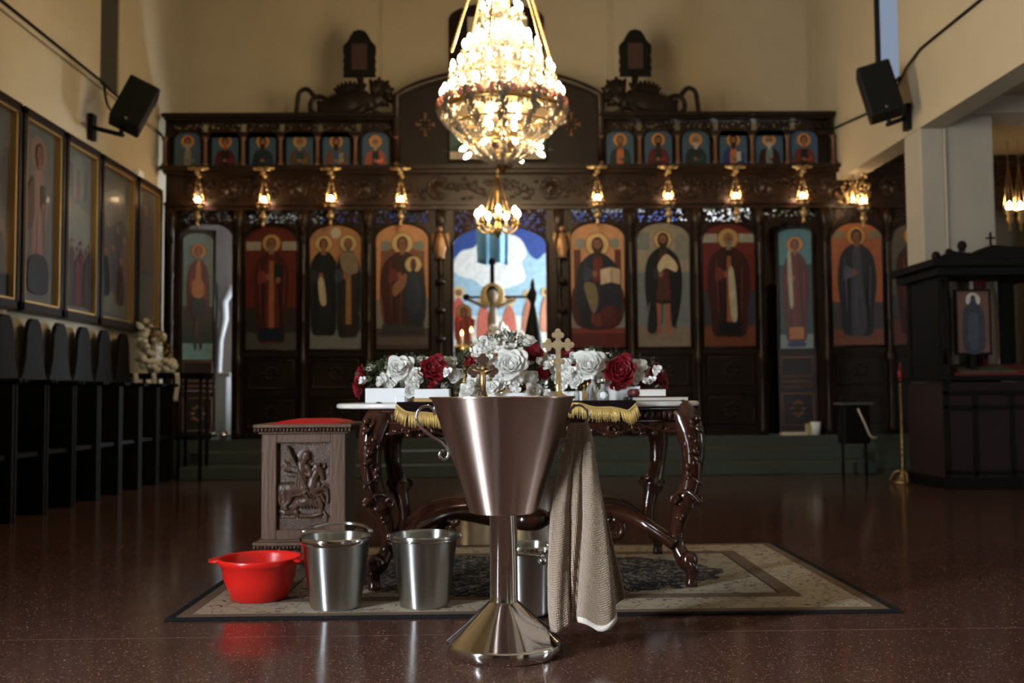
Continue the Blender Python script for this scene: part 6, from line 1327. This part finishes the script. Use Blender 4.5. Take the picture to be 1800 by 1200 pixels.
def bottle(label, px, hpx, rpx, Y, liquid, capm, lab=None):
    r, h = rpx / (FPX / Y), hpx / (FPX / Y); t = thing('glass_bottle', label, 'bottle', on(px, Y), 0, 'little bottles on the table')
    MB().lathe([(r * .9, 0), (r, .003), (r, h * .6), (r * .8, h * .7), (r * .4, h * .76), (r * .4, h * .86)], 16).build('glass', mat(liquid[0], liquid[1], .08, transm=.75), t)
    MB().lathe([(r * .5, h * .86), (r * .52, h * .88), (r * .5, h), (0, h)], 12).build('cap', capm, t)
    if lab: MB().open_lathe([(r * 1.02, h * .12), (r * 1.02, h * .52)], 16).build('paper_label', lab, t)
bottle('tallest clear bottle with a white stopper, just right of the gold cross', 1042, 46, 6, 4.50, ('clear_liquid', (.85, .86, .80)), WHITE)
bottle('small pale bottle nearest the gold cross foot', 1014, 26, 5, 4.46, ('pale_liquid', (.75, .80, .80)), STEEL2)
bottle('slim amber vial between the two pale bottles', 1027, 30, 4, 4.45, ('amber_liquid', (.6, .35, .12)), GOLD)
bottle('slim vial with steel cap beside the amber one', 1034, 34, 4, 4.53, ('pale_liquid', (.75, .80, .80)), GOLD)
bottle('bottle with a dark cap, left of the round cruet', 1051, 30, 4, 4.55, ('clear_liquid', (.85, .86, .80)), BLACK)
t = thing('glass_cruet', 'round glass cruet with pale oval label and narrow neck, before the big red rose', 'cruet', on(1060, 4.43)); 
MB().lathe([(.018, 0), (.026, .006), (.028, .03), (.024, .045), (.012, .056), (.009, .07), (.011, .078)], 20).build('glass', mat('clear_liquid', (.85, .86, .80), .08, transm=.75), t)
MB().lathe([(.010, .078), (.008, .09), (.012, .10), (0, .11)], 12).build('stopper', STEEL2, t); MB().ball((0, -.024, .028), (.016, .006, .016), 12, 8).build('oval_label', WHITE, t)
o = MB().bb(-.022, .022, -.02, .02, 0, .032).build('small_box', WHITE, bevel=.003); o.location = on(704, 4.44); tag(o, 'tiny white box in front of the left planter', 'box')
t = thing('gilt_book', 'low gold-edged book lying behind the left part of the velvet cloth', 'book', on(750, 4.50)); MB().bb(-.075, .055, -.04, .06, .0, .004).bb(-.075, .055, -.04, .06, .018, .022).build('cover', mat('gilt_cover', (.45, .30, .12), .4, .6), t); MB().bb(-.072, .052, -.038, .058, .004, .018).build('pages', mat('gilt_pages', (.52, .36, .14), .5, .3), t)
def book(name, label, px0, px1, z0, h, Y0_, dp_, cover, pages, rot=0, spine=True):
    a_, b_ = W(px0, 700, Y0_), W(px1, 700, Y0_); w_ = b_.x - a_.x; t = thing(name, label, 'book', ((a_.x + b_.x) / 2, Y0_ + dp_ / 2, ZT + z0), rot, 'books at the right end of the table')
    m = MB().bb(-w_ / 2, w_ / 2, -dp_ / 2, dp_ / 2, 0, .003).bb(-w_ / 2, w_ / 2, -dp_ / 2, dp_ / 2, h - .003, h); m.tube([(-w_ / 2, -dp_ / 2, h / 2), (-w_ / 2, dp_ / 2, h / 2)], h / 2, 12, flat=1); m.build('cover', cover, t)
    m = MB().bb(-w_ / 2 + .003, w_ / 2 - .006, -dp_ / 2 + .004, dp_ / 2 - .004, .003, h - .003); m.build('pages', pages, t); return t
book('leather_book', 'large flat black book with pale page edges at the right end of the marble top', 1108, 1212, 0, .020, 4.50, .22, LEATHER, mat('page_edges', (.55, .50, .42), .8))
book('leather_book', 'small thick dark red book lying on top of the large black book', 1117, 1173, .0205, .036, 4.52, .15, mat('red_brown_leather', (.10, .015, .012), .5), mat('page_edges_white', (.72, .70, .66), .8))
